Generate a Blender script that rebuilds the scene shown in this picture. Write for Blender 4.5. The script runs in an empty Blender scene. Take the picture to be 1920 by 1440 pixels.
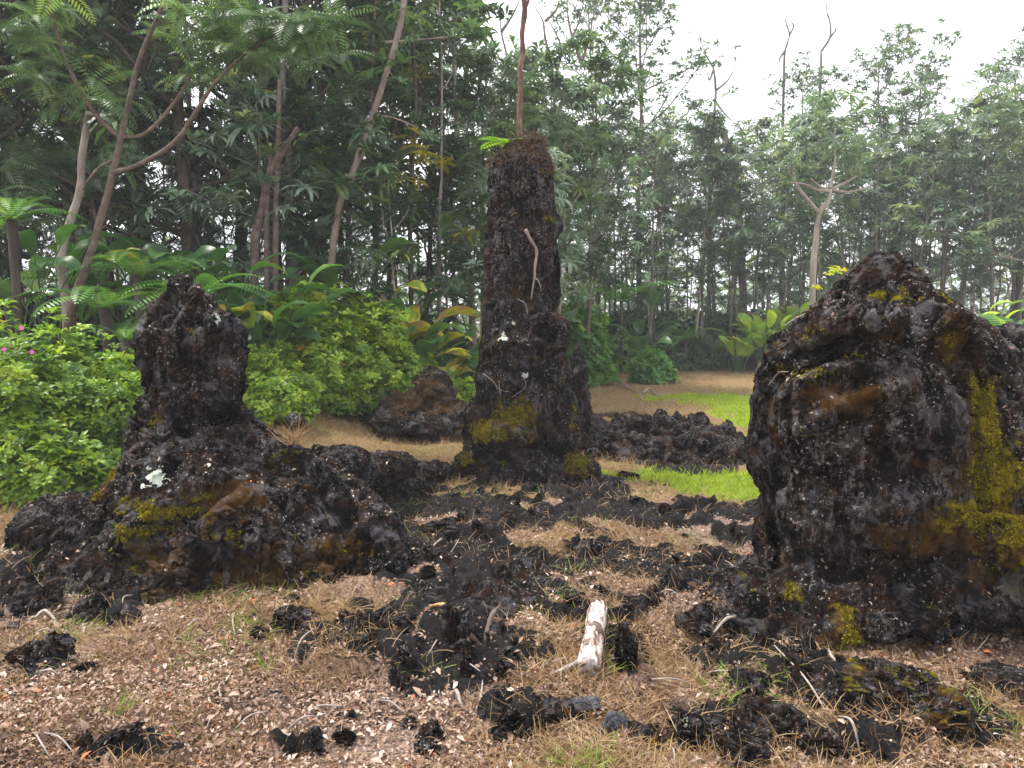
import bpy, math, random
import numpy as np
from mathutils import Vector, Matrix

scene = bpy.context.scene
COL = scene.collection
rng = np.random.default_rng(11)
R = math.radians
PI = math.pi

# ------------------------------------------------------------------ camera geometry
FPX = 1387.0
CAMZ = 1.6
TH = math.atan(120 / FPX)
CT, ST = math.cos(TH), math.sin(TH)


def ray(px, py):
    cx, cy = (px - 960) / FPX, (720 - py) / FPX
    return Vector((cx, CT + cy * ST, -ST + cy * CT))


def at(px, py, Y):
    d = ray(px, py)
    d = d * (Y / d.y)
    return Vector((d.x, d.y, d.z + CAMZ))


def gp(px, py, z=0.0):
    d = ray(px, py)
    t = (z - CAMZ) / d.z
    return Vector((d.x * t, d.y * t, z))


# ------------------------------------------------------------------ numpy noise
_p = rng.permutation(256)
_perm = np.concatenate([_p, _p, _p])
_g = rng.normal(size=(256, 3))
_g /= np.linalg.norm(_g, axis=1)[:, None]


def pn(P):
    P = np.asarray(P, float)
    i = np.floor(P).astype(int)
    f = P - i
    u = f * f * f * (f * (f * 6 - 15) + 10)
    i &= 255
    out = 0
    for dx in (0, 1):
        wx = u[:, 0] if dx else 1 - u[:, 0]
        for dy in (0, 1):
            wy = u[:, 1] if dy else 1 - u[:, 1]
            for dz in (0, 1):
                wz = u[:, 2] if dz else 1 - u[:, 2]
                h = _perm[_perm[_perm[(i[:, 0] + dx) & 255] + ((i[:, 1] + dy) & 255)] + ((i[:, 2] + dz) & 255)]
                gr = _g[h]
                d = gr[:, 0] * (f[:, 0] - dx) + gr[:, 1] * (f[:, 1] - dy) + gr[:, 2] * (f[:, 2] - dz)
                out = out + wx * wy * wz * d
    return out * 1.6


def fbm(P, octs=4, lac=2.1, gain=0.5):
    P = np.asarray(P, float)
    a, s, out = 1.0, 0.0, 0
    for k in range(octs):
        out = out + a * pn(P + 17.3 * k)
        s += a
        a *= gain
        P = P * lac
    return out / s * 1.3


def ridged(P, octs=3, lac=2.2, gain=0.5):
    P = np.asarray(P, float)
    a, s, out = 1.0, 0.0, 0
    for k in range(octs):
        out = out + a * (1 - np.abs(pn(P + 31.7 * k))) ** 2
        s += a
        a *= gain
        P = P * lac
    return out / s


def sstep(a, b, x):
    t = np.clip((x - a) / (b - a), 0, 1)
    return t * t * (3 - 2 * t)


def cells(P):
    """jittered cells: gap to the next cell (0 on a border) and the cell's own random value"""
    P = np.asarray(P, float)
    i = np.floor(P).astype(int)
    b1 = np.full(len(P), 9.0)
    b2 = np.full(len(P), 9.0)
    val = np.zeros(len(P))
    for dx in (-1, 0, 1):
        for dy in (-1, 0, 1):
            for dz in (-1, 0, 1):
                c = i + np.array([dx, dy, dz])
                h = _perm[_perm[_perm[c[:, 0] & 255] + (c[:, 1] & 255)] + (c[:, 2] & 255)]
                q = c + 0.5 + 0.42 * _g[h]
                d = np.linalg.norm(P - q, axis=1)
                m = d < b1
                b2 = np.where(m, b1, np.minimum(b2, d))
                val = np.where(m, h / 255.0, val)
                b1 = np.where(m, d, b1)
    return b2 - b1, val


# ------------------------------------------------------------------ mesh helpers
def mk_mesh(name, V, polys, mat=None, smooth=True, tint=None, mask=None):
    V = np.asarray(V, np.float32).reshape(-1, 3)
    polys = [np.asarray(p, np.int32) for p in polys if len(p)]
    me = bpy.data.meshes.new(name)
    me.vertices.add(len(V))
    me.vertices.foreach_set('co', V.ravel())
    loops = np.concatenate([p.ravel() for p in polys])
    tot = np.concatenate([np.full(len(p), p.shape[1], np.int32) for p in polys])
    st = np.concatenate([[0], np.cumsum(tot)[:-1]]).astype(np.int32)
    me.loops.add(len(loops))
    me.loops.foreach_set('vertex_index', loops)
    me.polygons.add(len(tot))
    me.polygons.foreach_set('loop_start', st)
    me.polygons.foreach_set('use_smooth', np.full(len(tot), smooth, bool))
    me.update(calc_edges=True)
    if tint is not None:
        a = me.attributes.new('tint', 'FLOAT', 'POINT')
        a.data.foreach_set('value', np.asarray(tint, np.float32))
    if mask is not None:
        a = me.attributes.new('mask', 'FLOAT_COLOR', 'POINT')
        m4 = np.ones((len(V), 4), np.float32)
        m4[:, :mask.shape[1]] = mask
        a.data.foreach_set('color', m4.ravel())
    if mat is not None:
        me.materials.append(mat)
    return me


def link(name, data, parent=None):
    o = bpy.data.objects.new(name, data)
    COL.objects.link(o)
    if parent is not None:
        o.parent = parent
    return o


def tag(o, label=None, cat=None, group=None, kind=None):
    if label:
        o['label'] = label
    if cat:
        o['category'] = cat
    if group:
        o['group'] = group
    if kind:
        o['kind'] = kind
    return o


def thing(name, label, cat, loc=(0, 0, 0), rz=0.0, group=None):
    o = link(name, None)
    o.location = loc
    o.rotation_euler = (0, 0, rz)
    return tag(o, label, cat, group)


def dup(root, loc, rz=0.0, scale=1.0, tilt=(0, 0), label=None, group=None):
    c = root.copy()
    COL.objects.link(c)
    c.location = loc
    c.rotation_euler = (tilt[0], tilt[1], rz)
    c.scale = (scale,) * 3 if not hasattr(scale, '__len__') else scale
    if label:
        c['label'] = label
    if group:
        c['group'] = group
    for ch in root.children:
        d = ch.copy()
        COL.objects.link(d)
        d.parent = c
        for g in ch.children:
            e = g.copy()
            COL.objects.link(e)
            e.parent = d
    return c


class MB:
    """collects pieces of ONE mesh"""

    def __init__(s):
        s.V, s.Q, s.T, s.t, s.n = [], [], [], [], 0

    def add(s, V, Q=None, T=None, tint=0.5):
        V = np.asarray(V, float).reshape(-1, 3)
        if Q is not None and len(Q):
            s.Q.append(np.asarray(Q) + s.n)
        if T is not None and len(T):
            s.T.append(np.asarray(T) + s.n)
        s.V.append(V)
        s.t.append(np.broadcast_to(np.asarray(tint, float), (len(V),)))
        s.n += len(V)

    def inst(s, tmpl, M, T, tint):
        """many copies of a leaf template: M (k,3,3), T (k,3), tint (k)"""
        V, Q = tmpl
        k, n = len(M), len(V)
        if k == 0:
            return
        W = np.einsum('kij,nj->kni', M, V) + T[:, None, :]
        F = (Q[None] + (np.arange(k) * n)[:, None, None]).reshape(-1, 4)
        s.add(W.reshape(-1, 3), F, tint=np.repeat(tint, n))

    def mesh(s, name, mat, smooth=True):
        q = [np.concatenate(s.Q)] if s.Q else []
        t = [np.concatenate(s.T)] if s.T else []
        return mk_mesh(name, np.concatenate(s.V), q + t, mat, smooth, tint=np.concatenate(s.t))

    def build(s, name, mat, parent=None, smooth=True):
        return link(name, s.mesh(name, mat, smooth), parent)


def tube(mb, pts, rad, sides=7, tint=0.5, wob=0.0, cap=True):
    pts = np.asarray(pts, float)
    n = len(pts)
    rad = np.broadcast_to(np.asarray(rad, float), (n,)).copy()
    tg = np.gradient(pts, axis=0)
    tg /= np.linalg.norm(tg, axis=1)[:, None] + 1e-9
    ref = np.array([0.31, 0.95, 0.05]) if abs(tg[0, 2]) > 0.7 else np.array([0, 0, 1.0])
    ang = np.arange(sides) * 2 * PI / sides
    V = []
    for i in range(n):
        a = ref - tg[i] * ref.dot(tg[i])
        a /= np.linalg.norm(a) + 1e-9
        b = np.cross(tg[i], a)
        ref = a
        r = rad[i] * (1 + wob * rng.normal(size=sides)) if wob else rad[i] * np.ones(sides)
        V.append(pts[i] + r[:, None] * (np.cos(ang)[:, None] * a + np.sin(ang)[:, None] * b))
    V = np.concatenate(V)
    Q = []
    for i in range(n - 1):
        for k in range(sides):
            k2 = (k + 1) % sides
            Q.append((i * sides + k, i * sides + k2, (i + 1) * sides + k2, (i + 1) * sides + k))
    T = []
    if cap:
        V = np.vstack([V, pts[0], pts[-1]])
        a, b = n * sides, n * sides + 1
        for k in range(sides):
            k2 = (k + 1) % sides
            T.append((a, k2, k))
            T.append((b, (n - 1) * sides + k, (n - 1) * sides + k2))
    mb.add(V, np.array(Q), np.array(T) if T else None, tint)


def smooth_path(ctrl, n):
    """Catmull-Rom through control points"""
    P = np.asarray([tuple(c) for c in ctrl], float)
    P = np.vstack([2 * P[0] - P[1], P, 2 * P[-1] - P[-2]])
    seg = len(P) - 3
    out = []
    for u in np.linspace(0, seg - 1e-6, n):
        i = int(u)
        t = u - i
        p0, p1, p2, p3 = P[i:i + 4]
        out.append(0.5 * (2 * p1 + (p2 - p0) * t + (2 * p0 - 5 * p1 + 4 * p2 - p3) * t * t + (3 * p1 - p0 - 3 * p2 + p3) * t ** 3))
    return np.array(out)


def rotz(a):
    c, s = np.cos(a), np.sin(a)
    return np.array([[c, -s, 0], [s, c, 0], [0, 0, 1.0]])


def frames(yd, up):
    """rotation matrices whose local Y is yd and whose local Z is near up"""
    y = yd / (np.linalg.norm(yd, axis=1)[:, None] + 1e-9)
    x = np.cross(y, up)
    x /= np.linalg.norm(x, axis=1)[:, None] + 1e-9
    z = np.cross(x, y)
    return np.stack([x, y, z], axis=2)


def rand_up(k, tilt, g=rng):
    """matrices with local Z near world up, random azimuth"""
    az = g.uniform(0, 2 * PI, k)
    n = np.stack([g.normal(0, tilt, k), g.normal(0, tilt, k), np.ones(k)], 1)
    n /= np.linalg.norm(n, axis=1)[:, None]
    yd = np.stack([np.cos(az), np.sin(az), np.zeros(k)], 1)
    yd -= n * (yd * n).sum(1)[:, None]
    return frames(yd, n)


# ------------------------------------------------------------------ leaf templates
def strip(L, W, nseg, e0, e1, prof, cols=2, fold=0.0, wave=0.0, twist=0.0):
    """a leaf blade along +Y whose elevation bends from e0 to e1"""
    V, Q = [], []
    y = z = 0.0
    us = np.linspace(0, 1, nseg + 1)
    for i, u in enumerate(us):
        e = e0 + (e1 - e0) * u
        w = W * prof(u)
        for c in range(cols):
            s = c / (cols - 1) * 2 - 1
            zz = fold * abs(s) * w + wave * w * math.sin(u * 17 + 2 * s) * abs(s)
            V.append((s * w, y - math.sin(e) * zz + twist * s * w * u, z + math.cos(e) * zz))
        y += math.cos(e) * L / nseg
        z += math.sin(e) * L / nseg
    for i in range(nseg):
        for c in range(cols - 1):
            a = i * cols + c
            Q.append((a, a + 1, a + cols + 1, a + cols))
    return np.array(V), np.array(Q)


def lance(u):
    return max(0.06, math.sin(PI * min(1, (u * 0.92 + 0.05))) ** 0.8) * (1.05 - 0.25 * u)


def merge(parts):
    V, Q, n = [], [], 0
    for v, q in parts:
        V.append(v)
        Q.append(q + n)
        n += len(v)
    return np.concatenate(V), np.concatenate(Q)


def palmate(n, L, W, e0, e1, g):
    parts = []
    for k in range(n):
        a = 2 * PI * (k + g.uniform(-.5, .5)) / n
        l = L * g.uniform(.5, 1.15)
        v, q = strip(l, W * g.uniform(.85, 1.1), 3, e0 + g.uniform(-.2, .2), e1 + g.uniform(-.25, .25), lance, 2)
        v = v + np.array([0, 0.03 * L, 0])
        parts.append((v @ rotz(a).T, q))
    return merge(parts)


def pinnate(L, n, pl, pw, e0, e1, sag=0.25, top=True):
    """feather leaf: n pairs of narrow leaflets on a bending midrib along +Y"""
    V, Q = [], []
    y = z = 0.0
    for i in range(n + 1):
        u = i / n
        e = e0 + (e1 - e0) * u
        if i > 0 or True:
            l = pl * (math.sin(PI * (0.18 + 0.8 * u)) ** 0.7)
            for s in (-1, 1):
                b = len(V)
                dy, dz = math.cos(e), math.sin(e)
                f = 0.35
                p0 = np.array([0, y, z])
                d = np.array([s * 0.93, f * dy, f * dz - sag])
                d /= np.linalg.norm(d)
                t = np.array([0, dy, dz]) * pw
                V += [tuple(p0), tuple(p0 + d * l * .45 + t), tuple(p0 + d * l), tuple(p0 + d * l * .45 - t)]
                Q.append((b, b + 1, b + 2, b + 3))
        y += math.cos(e) * L / n
        z += math.sin(e) * L / n
    return np.array(V), np.array(Q)


def sprig(n, L, W, g, spread=1.0):
    """a shoot tip with n folded oval leaves"""
    parts = []
    for k in range(n):
        a = k * 2.4 + g.uniform(-.4, .4)
        l = L * g.uniform(.7, 1.15)
        v, q = strip(l, W * g.uniform(.8, 1.15), 2, R(35) * spread + g.uniform(-.3, .3), R(-35) + g.uniform(-.3, .3),
                     lambda u: (0.12, 1.0, 0.1)[int(round(u * 2))], 3, 0.25)
        v = v + np.array([0, 0.15 * L, -0.25 * L * k / n])
        parts.append((v @ rotz(a).T, q))
    return merge(parts)


def oval(L, W):
    return strip(L, W, 2, R(10), R(-20), lambda u: (0.25, 1.0, 0.15)[int(round(u * 2))], 2)


# ------------------------------------------------------------------ materials
def new_mat(name):
    m = bpy.data.materials.new(name)
    m.use_nodes = True
    nt = m.node_tree
    nt.nodes.clear()
    return m, nt


def N(nt, t, **kw):
    n = nt.nodes.new('ShaderNode' + t)
    for k, v in kw.items():
        if k.startswith('i_'):
            key = k[2:].replace('_', ' ')
            n.inputs[key].default_value = v
        else:
            setattr(n, k, v)
    return n


def ramp(nt, fac, stops, interp='LINEAR'):
    r = N(nt, 'ValToRGB')
    r.color_ramp.interpolation = interp
    e = r.color_ramp.elements
    while len(e) < len(stops):
        e.new(0.5)
    for el, (p, c) in zip(e, stops):
        el.position = p
        el.color = (c, c, c, 1) if not hasattr(c, '__len__') else (*c, 1)
    nt.links.new(fac, r.inputs[0])
    return r.outputs[0]


def mix(nt, fac, a, b, mode='MIX'):
    m = N(nt, 'MixRGB', blend_type=mode)
    for s, v in ((0, fac), (1, a), (2, b)):
        if isinstance(v, (int, float)):
            m.inputs[s].default_value = v if s == 0 else (v, v, v, 1)
        elif hasattr(v, '__len__'):
            m.inputs[s].default_value = (*v, 1)
        else:
            nt.links.new(v, m.inputs[s])
    return m.outputs[0]


def math_n(nt, op, a, b=0.5):
    m = N(nt, 'Math', operation=op)
    for s, v in ((0, a), (1, b)):
        if isinstance(v, (int, float)):
            m.inputs[s].default_value = v
        else:
            nt.links.new(v, m.inputs[s])
    return m.outputs[0]


def noise(nt, vec, scale, detail=4, rough=0.55, dist=0.0):
    n = N(nt, 'TexNoise')
    n.inputs['Scale'].default_value = scale
    n.inputs['Detail'].default_value = detail
    n.inputs['Roughness'].default_value = rough
    n.inputs['Distortion'].default_value = dist
    nt.links.new(vec, n.inputs['Vector'])
    return n.outputs[0]


def finish(nt, color, rough, height=None, bstr=0.5, bdist=0.02, spec=0.4):
    b = N(nt, 'BsdfPrincipled')
    nt.links.new(color, b.inputs['Base Color'])
    if isinstance(rough, (int, float)):
        b.inputs['Roughness'].default_value = rough
    else:
        nt.links.new(rough, b.inputs['Roughness'])
    b.inputs['Specular IOR Level'].default_value = spec
    if height is not None:
        bm = N(nt, 'Bump')
        bm.inputs['Strength'].default_value = bstr
        bm.inputs['Distance'].default_value = bdist
        nt.links.new(height, bm.inputs['Height'])
        nt.links.new(bm.outputs[0], b.inputs['Normal'])
    o = N(nt, 'OutputMaterial')
    nt.links.new(b.outputs[0], o.inputs[0])
    return b


def leaf_mat(name, stops, trans=0.35, rough=0.45, spec=0.4):
    m, nt = new_mat(name)
    at_ = N(nt, 'Attribute', attribute_name='tint')
    geo = N(nt, 'NewGeometry')
    n1 = noise(nt, geo.outputs['Position'], 2.2, 2)
    fac = math_n(nt, 'ADD', at_.outputs['Fac'], math_n(nt, 'MULTIPLY', math_n(nt, 'SUBTRACT', n1, 0.5), 0.25))
    colr = ramp(nt, fac, stops)
    b = N(nt, 'BsdfPrincipled')
    nt.links.new(colr, b.inputs['Base Color'])
    b.inputs['Roughness'].default_value = rough
    b.inputs['Specular IOR Level'].default_value = spec
    t = N(nt, 'BsdfTranslucent')
    tc = mix(nt, 0.6, colr, (1.5, 1.6, 0.6), 'MULTIPLY')
    nt.links.new(tc, t.inputs[0])
    ms = N(nt, 'MixShader')
    ms.inputs[0].default_value = trans
    nt.links.new(b.outputs[0], ms.inputs[1])
    nt.links.new(t.outputs[0], ms.inputs[2])
    o = N(nt, 'OutputMaterial')
    nt.links.new(ms.outputs[0], o.inputs[0])
    return m


def simple_mat(name, stops, scale=8, rough=0.8, bump=0.4, stretch=(1, 1, 1), tint=False, bscale=40, spec=0.25):
    m, nt = new_mat(name)
    geo = N(nt, 'NewGeometry')
    mp = N(nt, 'Mapping')
    mp.inputs['Scale'].default_value = stretch
    nt.links.new(geo.outputs['Position'], mp.inputs['Vector'])
    f = noise(nt, mp.outputs[0], scale, 6, 0.65)
    if tint:
        at_ = N(nt, 'Attribute', attribute_name='tint')
        f = math_n(nt, 'ADD', at_.outputs['Fac'], math_n(nt, 'MULTIPLY', math_n(nt, 'SUBTRACT', f, 0.5), 0.4))
    h = noise(nt, mp.outputs[0], bscale, 5, 0.7)
    finish(nt, ramp(nt, f, stops), rough, h, bump, 0.01, spec)
    return m


def lava_mat():
    m, nt = new_mat('lava_rock')
    geo = N(nt, 'NewGeometry')
    P = geo.outputs['Position']
    at_ = N(nt, 'Attribute', attribute_name='mask')
    sep = N(nt, 'SeparateColor')
    nt.links.new(at_.outputs['Color'], sep.inputs[0])
    moss, rust, pale = sep.outputs[0], sep.outputs[1], sep.outputs[2]
    n1 = noise(nt, P, 2.6, 9, 0.7)
    base = ramp(nt, n1, [(0.44, (0.0013, 0.0011, 0.0011)), (0.54, (0.004, 0.0032, 0.0032)), (0.66, (0.011, 0.009, 0.0105))])
    n2 = noise(nt, P, 8, 10, 0.75, 0.5)
    # bluish grey glassy crust
    base = mix(nt, ramp(nt, n2, [(0.535, 0.0), (0.575, 0.8)]), base, (0.025, 0.023, 0.030))
    # brown weathered skin
    nb = noise(nt, P, 5.5, 10, 0.75, 0.3)
    base = mix(nt, ramp(nt, nb, [(0.52, 0.0), (0.555, 0.8)]), base, (0.019, 0.008, 0.0038))
    # pale film, run down in streaks
    mp = N(nt, 'Mapping')
    mp.inputs['Scale'].default_value = (9, 9, 1.2)
    nt.links.new(P, mp.inputs['Vector'])
    n3 = noise(nt, mp.outputs[0], 1.6, 9, 0.78)
    nf = noise(nt, P, 30, 8, 0.8)
    sf = math_n(nt, 'MULTIPLY', ramp(nt, n3, [(0.51, 0.0), (0.56, 1.0)]), pale)
    sf = math_n(nt, 'MULTIPLY', sf, ramp(nt, nf, [(0.46, 0.05), (0.53, 1.0)]))
    base = mix(nt, sf, base, (0.10, 0.085, 0.083))
    # crust lichen specks
    n4 = noise(nt, P, 46, 5, 0.75)
    n5 = noise(nt, P, 3.7, 4)
    sp = math_n(nt, 'MULTIPLY', ramp(nt, n4, [(0.60, 0.0), (0.635, 1.0)]), ramp(nt, n5, [(0.42, 0.0), (0.58, 0.95)]))
    base = mix(nt, sp, base, (0.38, 0.36, 0.34))
    # moss and rust-brown algae, patches with ragged edges
    n6 = noise(nt, P, 10, 12, 0.86)
    mr = math_n(nt, 'ADD', math_n(nt, 'MULTIPLY', rust, 1.25), math_n(nt, 'MULTIPLY', math_n(nt, 'SUBTRACT', n6, 0.5), 4.5))
    base = mix(nt, ramp(nt, mr, [(0.56, 0.0), (0.70, 0.55), (0.95, 0.85)]), base, mix(nt, nf, (0.022, 0.009, 0.002), (0.075, 0.036, 0.0045)))
    n7 = noise(nt, P, 12, 12, 0.86)
    mm = math_n(nt, 'ADD', moss, math_n(nt, 'MULTIPLY', math_n(nt, 'SUBTRACT', n7, 0.5), 4.5))
    mfac = ramp(nt, mm, [(0.50, 0.0), (0.80, 0.95)])
    base = mix(nt, mfac, base, mix(nt, ramp(nt, nf, [(0.38, 0), (0.62, 1)]), (0.035, 0.022, 0.002), (0.21, 0.175, 0.008)))
    h = math_n(nt, 'ADD', noise(nt, P, 30, 10, 0.8), math_n(nt, 'MULTIPLY', noise(nt, P, 110, 5, 0.75), 0.45))
    vo = N(nt, 'TexVoronoi')
    vo.inputs['Scale'].default_value = 42
    nt.links.new(P, vo.inputs['Vector'])
    pit = ramp(nt, vo.outputs['Distance'], [(0.12, 0.0), (0.34, 1.0)])
    h = math_n(nt, 'ADD', h, math_n(nt, 'MULTIPLY', pit, 0.35))
    rough = math_n(nt, 'ADD', ramp(nt, n2, [(0.45, 0.85), (0.62, 0.40)]), math_n(nt, 'MULTIPLY', mfac, 0.4))
    bs = finish(nt, base, rough, h, 0.65, 0.035, 0.1)
    nt.links.new(math_n(nt, 'MULTIPLY', ramp(nt, n2, [(0.50, 0.03), (0.60, 0.38)]), math_n(nt, 'SUBTRACT', 1.0, mfac)), bs.inputs['Specular IOR Level'])
    return m


def ground_mat():
    m, nt = new_mat('ground_soil')
    geo = N(nt, 'NewGeometry')
    P = geo.outputs['Position']
    at_ = N(nt, 'Attribute', attribute_name='mask')
    sep = N(nt, 'SeparateColor')
    nt.links.new(at_.outputs['Color'], sep.inputs[0])
    lava, lawn, straw = sep.outputs
    n1 = noise(nt, P, 1.3, 6, 0.6)
    n2 = noise(nt, P, 24, 8, 0.75)
    n3 = noise(nt, P, 75, 5, 0.75)
    base = mix(nt, n1, (0.070, 0.040, 0.026), (0.15, 0.092, 0.064))
    n0 = noise(nt, P, 0.9, 5, 0.65, 0.4)
    base = mix(nt, ramp(nt, n0, [(0.48, 0), (0.62, 0.8)]), base, (0.17, 0.062, 0.024))
    base = mix(nt, ramp(nt, n3, [(0.43, 0), (0.56, 0.9)]), base, (0.36, 0.26, 0.21))
    sbase = mix(nt, n2, (0.12, 0.070, 0.028), (0.33, 0.23, 0.11))
    base = mix(nt, straw, base, sbase)
    base = mix(nt, ramp(nt, n2, [(0.30, 0.85), (0.48, 0.0)]), base, (0.035, 0.024, 0.018))
    gcol = mix(nt, n2, (0.09, 0.14, 0.012), (0.30, 0.38, 0.02))
    base = mix(nt, lawn, base, gcol)
    lv = mix(nt, ramp(nt, n2, [(0.4, 0), (0.7, 1)]), (0.004, 0.0034, 0.0034), (0.022, 0.0185, 0.02))
    lf = math_n(nt, 'ADD', lava, math_n(nt, 'MULTIPLY', math_n(nt, 'SUBTRACT', n2, 0.5), 0.9))
    base = mix(nt, ramp(nt, lf, [(0.40, 0.0), (0.58, 1.0)]), base, lv)
    h = math_n(nt, 'ADD', n2, math_n(nt, 'MULTIPLY', n3, 0.6))
    finish(nt, base, 0.85, h, 0.9, 0.03, 0.2)
    return m


LAVA = lava_mat()
GROUND = ground_mat()
L_TREE = leaf_mat('tree_leaf', [(0.0, (0.028, 0.054, 0.031)), (0.45, (0.067, 0.122, 0.061)), (0.8, (0.122, 0.205, 0.090)), (0.96, (0.192, 0.282, 0.070)), (1.0, (0.461, 0.410, 0.026))], 0.35, 0.40, 0.55)
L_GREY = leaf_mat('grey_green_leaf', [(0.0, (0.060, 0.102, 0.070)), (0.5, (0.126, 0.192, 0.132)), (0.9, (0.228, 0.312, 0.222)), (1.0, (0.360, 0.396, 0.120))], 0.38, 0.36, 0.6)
L_DARK = leaf_mat('dark_leaf', [(0.0, (0.022, 0.038, 0.020)), (0.6, (0.057, 0.095, 0.043)), (0.95, (0.135, 0.196, 0.061)), (1.0, (0.459, 0.405, 0.027))], 0.3, 0.42, 0.5)
L_BUSH = leaf_mat('bush_leaf', [(0.0, (0.050, 0.115, 0.018)), (0.45, (0.165, 0.285, 0.026)), (0.85, (0.30, 0.43, 0.035)), (0.97, (0.42, 0.46, 0.04)), (1.0, (0.50, 0.26, 0.03))], 0.42, 0.42, 0.45)
L_FERN = leaf_mat('fern_leaf', [(0.0, (0.033, 0.094, 0.026)), (0.5, (0.083, 0.209, 0.044)), (1.0, (0.220, 0.374, 0.044))], 0.38, 0.45, 0.4)
L_BROAD = leaf_mat('broad_leaf', [(0.0, (0.016, 0.046, 0.018)), (0.45, (0.045, 0.115, 0.030)), (0.76, (0.095, 0.21, 0.038)), (0.88, (0.26, 0.32, 0.04)), (0.93, (0.58, 0.48, 0.04)), (1.0, (0.42, 0.27, 0.13))], 0.32, 0.36, 0.5)
L_LIME = leaf_mat('lime_leaf', [(0.0, (0.06, 0.15, 0.02)), (0.5, (0.17, 0.33, 0.03)), (0.85, (0.34, 0.48, 0.04)), (0.95, (0.55, 0.48, 0.03)), (1.0, (0.45, 0.26, 0.12))], 0.4, 0.4, 0.4)
L_YELLOW = leaf_mat('yellow_leaf', [(0.0, (0.14, 0.16, 0.01)), (1.0, (0.62, 0.50, 0.02))], 0.4)
LITTER = leaf_mat('dead_leaf', [(0.0, (0.045, 0.024, 0.014)), (0.28, (0.15, 0.086, 0.055)), (0.58, (0.31, 0.21, 0.155)), (0.85, (0.54, 0.44, 0.375)), (0.93, (0.66, 0.58, 0.53)), (0.95, (0.40, 0.11, 0.04)), (1.0, (0.50, 0.17, 0.06))], 0.12, 0.6, 0.3)
STRAW = leaf_mat('straw', [(0.0, (0.143, 0.060, 0.020)), (0.4, (0.252, 0.151, 0.071)), (0.75, (0.386, 0.277, 0.151)), (0.86, (0.437, 0.353, 0.218)), (0.90, (0.134, 0.176, 0.025)), (1.0, (0.168, 0.252, 0.034))], 0.2, 0.6, 0.3)
THATCH = leaf_mat('thatch', [(0.0, (0.045, 0.028, 0.020)), (0.5, (0.15, 0.10, 0.075)), (1.0, (0.30, 0.23, 0.19))], 0.15, .7, .2)
TURF = leaf_mat('turf', [(0.0, (0.15, 0.23, 0.014)), (0.6, (0.30, 0.39, 0.025)), (0.9, (0.46, 0.53, 0.03)), (1.0, (0.50, 0.42, 0.12))], 0.4, 0.5, 0.3)
MOSS = leaf_mat('moss_tuft', [(0.0, (0.055, 0.034, 0.004)), (0.5, (0.14, 0.11, 0.006)), (1.0, (0.30, 0.27, 0.014))], 0.2, 0.8, 0.1)
FLOWER = leaf_mat('pink_petal', [(0.0, (0.50, 0.08, 0.30)), (1.0, (0.75, 0.25, 0.55))], 0.3)
BARK_GREY = simple_mat('grey_bark', [(0.25, (0.055, 0.046, 0.040)), (0.5, (0.13, 0.115, 0.10)), (0.72, (0.28, 0.26, 0.235))], 5, 0.85, 0.6, (1, 1, 0.5))
BARK_PALE = simple_mat('pale_bark', [(0.25, (0.13, 0.105, 0.085)), (0.5, (0.26, 0.22, 0.19)), (0.72, (0.40, 0.36, 0.32))], 5, 0.8, 0.5, (1, 1, 0.5))
BARK_BROWN = simple_mat('brown_bark', [(0.25, (0.050, 0.034, 0.026)), (0.5, (0.115, 0.083, 0.066)), (0.75, (0.22, 0.175, 0.145))], 7, 0.8, 0.5, (1, 1, 1.6))
BARK_RED = simple_mat('red_bark', [(0.25, (0.050, 0.028, 0.023)), (0.48, (0.13, 0.068, 0.052)), (0.72, (0.30, 0.20, 0.17))], 9, 0.85, 0.9, (1, 1, 0.6), bscale=30)
BARK_PINK = simple_mat('pinkish_bark', [(0.25, (0.10, 0.072, 0.060)), (0.5, (0.22, 0.165, 0.14)), (0.75, (0.38, 0.315, 0.28))], 5, 0.8, 0.5, (1, 1, 0.6))
BARK_DARK = simple_mat('dark_bark', [(0.25, (0.020, 0.015, 0.012)), (0.5, (0.055, 0.042, 0.034)), (0.75, (0.13, 0.11, 0.095))], 6, 0.9, 0.9, (1, 1, 0.4))
WOOD_WHITE = simple_mat('bleached_wood', [(0.30, (0.12, 0.075, 0.06)), (0.43, (0.42, 0.35, 0.31)), (0.52, (0.72, 0.65, 0.60)), (0.8, (0.82, 0.77, 0.72))], 16, 0.75, 0.9, (2.2, 0.45, 2.2), bscale=26)
WOOD_LOG = simple_mat('mottled_wood', [(0.36, (0.10, 0.062, 0.050)), (0.46, (0.30, 0.22, 0.19)), (0.52, (0.60, 0.53, 0.49)), (0.75, (0.76, 0.70, 0.66))], 15, 0.8, 1.0, (2.4, 0.5, 2.4), bscale=24)
WOOD_TAN = simple_mat('tan_wood', [(0.3, (0.16, 0.085, 0.03)), (0.55, (0.42, 0.25, 0.10)), (0.8, (0.55, 0.38, 0.20))], 12, 0.7, 0.4)
TWIG = simple_mat('grey_twig', [(0.3, (0.12, 0.09, 0.075)), (0.55, (0.30, 0.26, 0.235)), (0.8, (0.52, 0.48, 0.44))], 12, 0.8, 0.4)
LICHEN = simple_mat('white_lichen', [(0.35, (0.14, 0.15, 0.12)), (0.5, (0.36, 0.40, 0.33)), (0.7, (0.52, 0.56, 0.47))], 30, 0.9, 0.7, bscale=90)

# ------------------------------------------------------------------ ground


def px_ellipse(cx, cy, rx, ry):
    c = gp(cx, cy)
    a, b = gp(cx, cy - ry), gp(cx, min(cy + ry, 1900))
    return c.x, (a.y + b.y) / 2, rx / FPX * c.y, abs(a.y - b.y) / 2


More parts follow.
